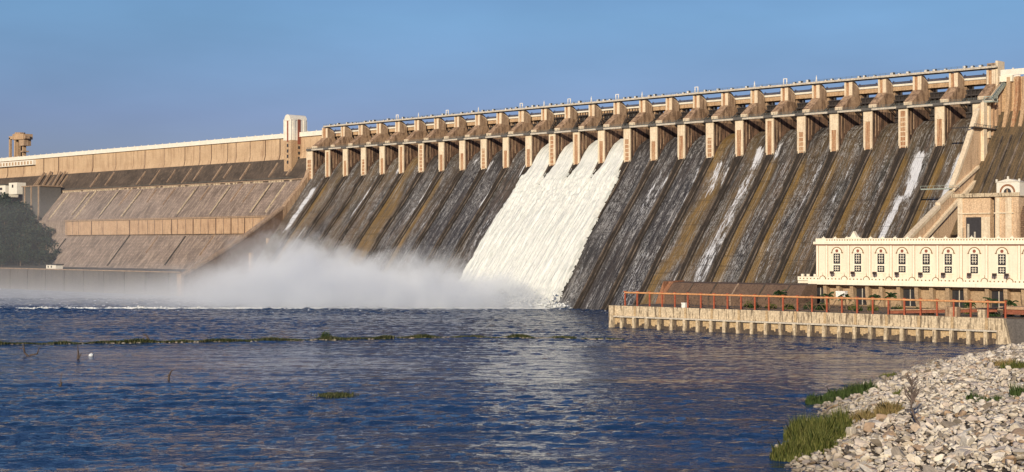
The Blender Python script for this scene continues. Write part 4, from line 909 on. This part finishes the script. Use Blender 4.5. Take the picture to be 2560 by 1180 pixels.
# ------------------------------------------------------------------ river islets, stumps
def tuft(pts, h, seed, name, mat, wd=.12, lean=.35, parent=None, **k):
    rg = np.random.RandomState(seed); n = len(pts); p = np.asarray(pts, float)
    a = rg.uniform(0, 6.28, n); sd_ = np.stack([np.cos(a), np.sin(a), np.zeros(n)], 1)*wd; hh = h*rg.uniform(.55, 1.15, n)
    ln = np.stack([rg.normal(0, lean, n)*hh, rg.normal(0, lean, n)*hh, hh], 1)
    mid = p+ln*.55*np.array([.7, .7, 1.1]); tip = p+ln
    Vv = np.stack([p-sd_, p+sd_, mid+sd_*.8, tip, mid-sd_*.8], 1).reshape(-1, 3); return npmesh(name, Vv, np.arange(5*n).reshape(-1, 5), mat, parent, **k)
line = [(320, -405), (337.5, -386.8), (362, -349), (385.5, -312.2), (400, -284), (414.4, -257), (440, -240), (464.7, -228.8)]
wid = [3.6, 2.4, 1.1, 2.1, 1.9, 1.0, .4, .25]
pts = []; cl_ = []
for _ in range(14000):
    t = rnd.random()*(len(line)-1); i = int(t); f = t-i; x = lerp(line[i][0], line[i+1][0], f); y = lerp(line[i][1], line[i+1][1], f); w_ = lerp(wid[i], wid[i+1], f)
    w_ *= max(.15, 1+1.5*mn.noise((t*3.1, 8, 0)))
    if mn.noise((t*6, 3, 0)) < (-.42 if t < 4.2 else -.3): continue
    x += rnd.gauss(0, w_*.55)*.7; y -= rnd.gauss(0, w_*.55)*.7; pts.append((x, y, -.05))
    if rnd.random() < .06: cl_.append((x, y, .0, rnd.uniform(.25, .7)))
tuft(pts, np.array([.85*max(.4, 1+1.6*mn.noise((p_[0]*.11, p_[1]*.11, 2))) for p_ in pts]), 9, 'weed_bar', M['weed'], .15, .4, kind='stuff', label='long thin bar of green weed lying across the river', cat='weeds')
clumps('bar_stones', cl_, M['rock'], .5, .3, 12, kind='stuff', label='low stones showing through the weed bar', cat='stones')
shrub('shrub', 2.0, 3.0, 500, 91, M['reeddark'], .25, (391, -297, 0), 'dark bush growing on the thin weed bar', 'shrub')
pts = [(540+rnd.gauss(0, 3)*.714+rnd.gauss(0, .9)*.7, -412.8+rnd.gauss(0, 3)*.7-rnd.gauss(0, .9)*.7, -.05) for _ in range(1500)]
pts = [(540+a*.714+b*.7, -412.8+a*.7-b*.714, -.05) for a, b in ((rnd.gauss(0, 1.5), rnd.gauss(0, 1.6)) for _ in range(900))]
tuft(pts, .7, 19, 'weed_patch', M['weed'], .12, .4, kind='stuff', label='small green weed patch alone in the open water', cat='weeds')
def stump(loc, br, r, mat, label, cat='stump'):
    m = MB()
    for a, b, ra_, rb_ in br: m.bar(a, b, ra_, 7, rb_)
    o = m.build('dead_stump', mat, smooth=True); o.location = loc; return tag(o, label, cat)
stump((388.8, -403.3, 0), [((0, 0, -.5), (-1.2, -1, .9), .32, .26), ((-1.2, -1, .9), (-1.6, -1.2, 3.2), .28, .18), ((-1.6, -1.2, 2), (-2.6, -2, 2.3), .15, .08), ((0, 0, .2), (1.6, 1.4, .6), .26, .22), ((1.6, 1.4, .6), (1.9, 1.8, 2.4), .22, .12), ((1.9, 1.8, 2.2), (2.6, 2.4, 2.6), .12, .07)], 1, M['darkwood'], 'forked dark stump like two arms in the river at the left')
stump((408.1, -398.9, 0), [((0, 0, -.5), (0, .1, 1.6), .38, .28), ((.3, .2, .2), (.8, .6, 1.7), .16, .1), ((0, .1, 1.6), (-.2, 0, 3.0), .22, .14), ((-.2, 0, 3), (-.1, 0, 4.2), .1, .05)], 1, M['darkwood'], 'thin upright dark stump beside the pale stone in the river')
stump((477.9, -442.5, 0), [((0, 0, -.3), (.3, .2, .9), .3, .2), ((.1, 0, .8), (.3, .3, 2.9), .08, .05), ((0, 0, .1), (-.5, -.4, .5), .15, .1)], 1, M['darkwood'], 'small dark stump with one long thin twig near the bottom left')
stump((482.7, -417.1, 0), [((0, 0, -.5), (0, 0, .9), .28, .25), ((0, 0, .9), (.5, .4, 2.2), .26, .16), ((.5, .4, 2.2), (.9, .8, 2.4), .16, .08), ((-.1, 0, .6), (.2, .1, 1.6), .12, .07)], 1, M['darkwood'], 'leaning dark stump standing alone in open water')
stump((352, -341, 0), [((0, 0, -.3), (-.9, -.8, 1.7), .35, .25), ((-.9, -.8, 1.7), (-1.8, -1.6, 2.0), .25, .12)], 1, M['darkwood'], 'dark curled snag rising behind the weed bar')
o = clumps('boulder', [(0, 0, .25, .75)], M['foam'], .8, .2, 8); o.location = (401.4, -390.9, 0); tag(o, 'pale stone next to the thin upright stump in the river', 'boulder')

# ------------------------------------------------------------------ stony bank
SH = [(800, -700), (720, -520), (670, -436), (653, -414), (640, -385), (618, -348), (603, -299), (589, -256), (588, -215), (600, -178), (640, -150), (700, -120)]
def bank_d(x, y):
    best = 1e9; sg_ = 1
    for (x0, y0), (x1, y1) in zip(SH, SH[1:]):
        dx, dy = x1-x0, y1-y0; t = max(0, min(1, ((x-x0)*dx+(y-y0)*dy)/(dx*dx+dy*dy)))
        px, py = x0+t*dx-x, y0+t*dy-y; d = math.hypot(px, py)
        if d < best: best = d; sg_ = 1 if (dx*(y-y0)-dy*(x-x0)) < 0 else -1
    return best*sg_
def bank_z(x, y):
    d = bank_d(x, y) + 2.2*mn.noise((x*.07, y*.07, 0))
    return max(-3, min(-.3+d*.26 if d < 28 else 6.98+(d-28)*.12, 14)) + .25*mn.noise((x*.3, y*.3, 4))
bx, by = np.arange(570, 900, 3.0), np.arange(-700, -120, 3.0)
vs = [(x, y, bank_z(x, y)-.35) for y in by for x in bx]; nb = len(bx)
fs = [(j*nb+i, j*nb+i+1, (j+1)*nb+i+1, (j+1)*nb+i) for j in range(len(by)-1) for i in range(nb-1)]
npmesh('river_bank', vs, fs, M['soil'], smooth=True, kind='structure', label='stony river bank at the lower right')
INV = cam.matrix_world.inverted()
def inview(p, mg=.11):
    q_ = INV @ Vector(p)
    if q_.z > -5: return 0
    x = 3700/1280*q_.x/-q_.z; y = 3700/590*q_.y/-q_.z
    return (-q_.z) if abs(x) < 1+mg*2 and abs(y) < 1+mg*2 else 0
cand = []; rr = random.Random(11)
y = -500.0
while y < -170:
    x = 585.0
    while x < 790:
        px, py = x+rr.uniform(-.5, .5), y+rr.uniform(-.5, .5); x += 1.0
        d = bank_d(px, py)
        if d < -1.0 or d > 95: continue
        z = bank_z(px, py)
        dist = inview((px, py, z))
        if not dist: continue
        if dist > 330 and rr.random() < .25: continue
        cand.append((dist, px, py, z))
    y += 1.0
cand.sort()
protos = []
for k in range(14):
    rg = np.random.RandomState(100+k); v = IV2.copy()
    for _ in range(11):                                       # cut flat facets
        nrm = rg.normal(size=3); nrm /= np.linalg.norm(nrm); dd = rg.uniform(.28, .6); t = v@nrm; v = v - np.outer(np.maximum(0, t-dd), nrm)
    v *= np.array([rg.uniform(.8, 1.25), rg.uniform(.8, 1.25), rg.uniform(.45, .75)]); protos.append(v/np.abs(v).max()*.95)
def rsize():
    r = rr.random(); return rr.uniform(.3, .6) if r < .6 else rr.uniform(.55, .9) if r < .93 else rr.uniform(.9, 1.6)
recs = [(d, px, py, z, rsize()) for d, px, py, z in cand]
order = sorted(range(len(recs)), key=lambda i: -recs[i][4]/recs[i][0])
ind = set(order[:290]); pm = []
for k, v in enumerate(protos):
    me = bpy.data.meshes.new('rock'); me.from_pydata(v.tolist(), [], IF2.tolist()); me.materials.append(M['rock']); pm.append(me)
Vs = []; Fs = []; n = 0
for i, (d, px, py, z, s_) in enumerate(recs):
    e = (rr.uniform(-.5, .5), rr.uniform(-.5, .5), rr.uniform(0, 6.28)); k = rr.randrange(14)
    if i in ind:
        o = bpy.data.objects.new('rock', pm[k]); COL.link(o); o.location = (px, py, z+.1*s_); o.rotation_euler = e; o.scale = (s_, s_, s_)
        tag(o, 'pale angular rock lying among many others on the near bank', 'rock', 'large rocks on the near bank')
    else:
        from mathutils import Euler
        Rm = np.array(Euler(e).to_matrix()); v = protos[k]@Rm.T*s_ + np.array([px, py, z+.1*s_]); Vs.append(v); Fs.append(IF2+n); n += len(v)
npmesh('rocks', np.concatenate(Vs), np.concatenate(Fs), M['rock'], kind='stuff', label='thousands of pale broken rocks covering the bank', cat='rocks')
print('rocks', len(recs))
# reeds and bushes on the bank
def reed(cx, cy, rx, h, n, seed, mat, label, group=None, lean=.17, wd=.055):
    rq = random.Random(seed); pts = []; hs_ = []
    rx *= 1.25; cl = [(rx*.75*math.sqrt(rq.random()), rq.uniform(0, 6.28), rq.uniform(.25, .55)*rx, rq.uniform(.55, 1.1)) for _ in range(9)]
    for _ in range(int(n*1.9)):
        q0, a0, cr, ch_ = rq.choice(cl); a = rq.uniform(0, 6.28); q_ = cr*math.sqrt(rq.random()); x, y = q0*math.cos(a0)+q_*math.cos(a), q0*math.sin(a0)+q_*math.sin(a)
        pts.append((x, y, max(-.2, bank_z(cx+x, cy+y)-.3))); hs_.append(1.35*h*ch_*(1.05-.7*(q_/cr)**2)*rq.uniform(.6, 1.1))
    o = tuft(pts, np.array(hs_), seed, 'reed_clump', mat, wd, lean); o.location = (cx, cy, 0); return tag(o, label, 'reeds', group)
reed(661.5, -420.5, 4.2, 3.0, 3600, 61, M['reed'], 'large tall green reed clump at the water edge nearest the camera')
reed(657.5, -412.5, 4.4, 3.4, 3800, 62, M['reed'], 'large olive reed clump just behind the nearest one')
reed(650.5, -401.5, 4.4, 3.2, 3600, 63, M['reed'], 'third large reed clump up the shore, below the straw bush')
reed(644, -391, 3.8, 2.2, 2400, 64, M['reeddark'], 'darker reed clump between the big clumps and the low green strip')
reed(620.5, -352, 3.0, 1.8, 1300, 65, M['reeddark'], 'low dark reeds at the tip of the shore')
reed(618.5, -341, 3.2, 2.0, 1400, 66, M['reeddark'], 'low dark reeds in the middle of the shore strip')
reed(623.5, -343, 3.4, 2.4, 1500, 67, M['reeddark'], 'dark green reeds at the upper end of the shore strip')
reed(654.2, -388.6, 4.2, 2.4, 2200, 68, M['straw'], 'straw coloured bush on the rocks near the big reeds', None, .3)
reed(647.9, -329.8, 3.0, 1.6, 900, 69, M['straw'], 'yellow green bush at the top of the bank, left of a pair')
reed(655.2, -338, 2.6, 1.8, 900, 70, M['reed'], 'yellow green bush at the top of the bank, right of a pair')
reed(677.8, -384.5, 1.6, 2.2, 420, 71, M['reeddark'], 'dark grass tuft at the right edge of the bank')
reed(672, -388, 1.0, 1.6, 220, 72, M['reeddark'], 'small dark tuft among rocks in the middle of the bank')
reed(600.5, -290.7, 2.4, 1.3, 500, 73, M['reed'], 'small green tuft at the far shoreline', None)
reed(642.3, -358.4, 2.2, 1.2, 420, 74, M['reed'], 'pale green low plant left of the bare sapling')
reed(676, -391, 1.8, 1.3, 380, 75, M['reeddark'], 'sprawling green plant left of the right edge tuft')
# bare sapling
sp_ = empty('bare_sapling', (674.1, -408.3, bank_z(674.1, -408.3)-.2), label='bare leafless sapling leaning up out of the rocks', cat='sapling')
def tow(a, b): return (a*.7146, a*.6996, b)        # a: metres to the right in the picture
m = MB(); m.bar(tow(0, 0), tow(-1.0, 1.2), .22, 7, .19); m.bar(tow(-1.0, 1.2), tow(-1.7, 3.0), .19, 7, .15); m.bar(tow(-1.7, 3.0), tow(-1.6, 5.2), .15, 7, .12); m.bar(tow(-1.6, 5.2), tow(-1.5, 7.6), .12, 6, .06); m.build('trunk', M['bark'], sp_, smooth=True)
m = MB(); rq = random.Random(5)
for _ in range(34):
    z = rq.uniform(3.6, 7.2); sg_ = rq.choice((-1, 1)); L = rq.uniform(.8, 2.4)*(1-.06*z); y = rq.uniform(-.8, .8)
    a = Vector(tow(-1.6, z)); b = a+Vector(tow(sg_*L*.55, L*.75))+Vector((y*.5, -y*.5, 0)); c_ = b+Vector(tow(sg_*L*.15, L*.5)); m.bar(a, b, .085, 4, .06); m.bar(b, c_, .06, 4, .03); m.bar(b, b+Vector(tow(sg_*L*.35, L*.25)), .05, 4, .025)
m.build('twig', M['bark'], sp_)
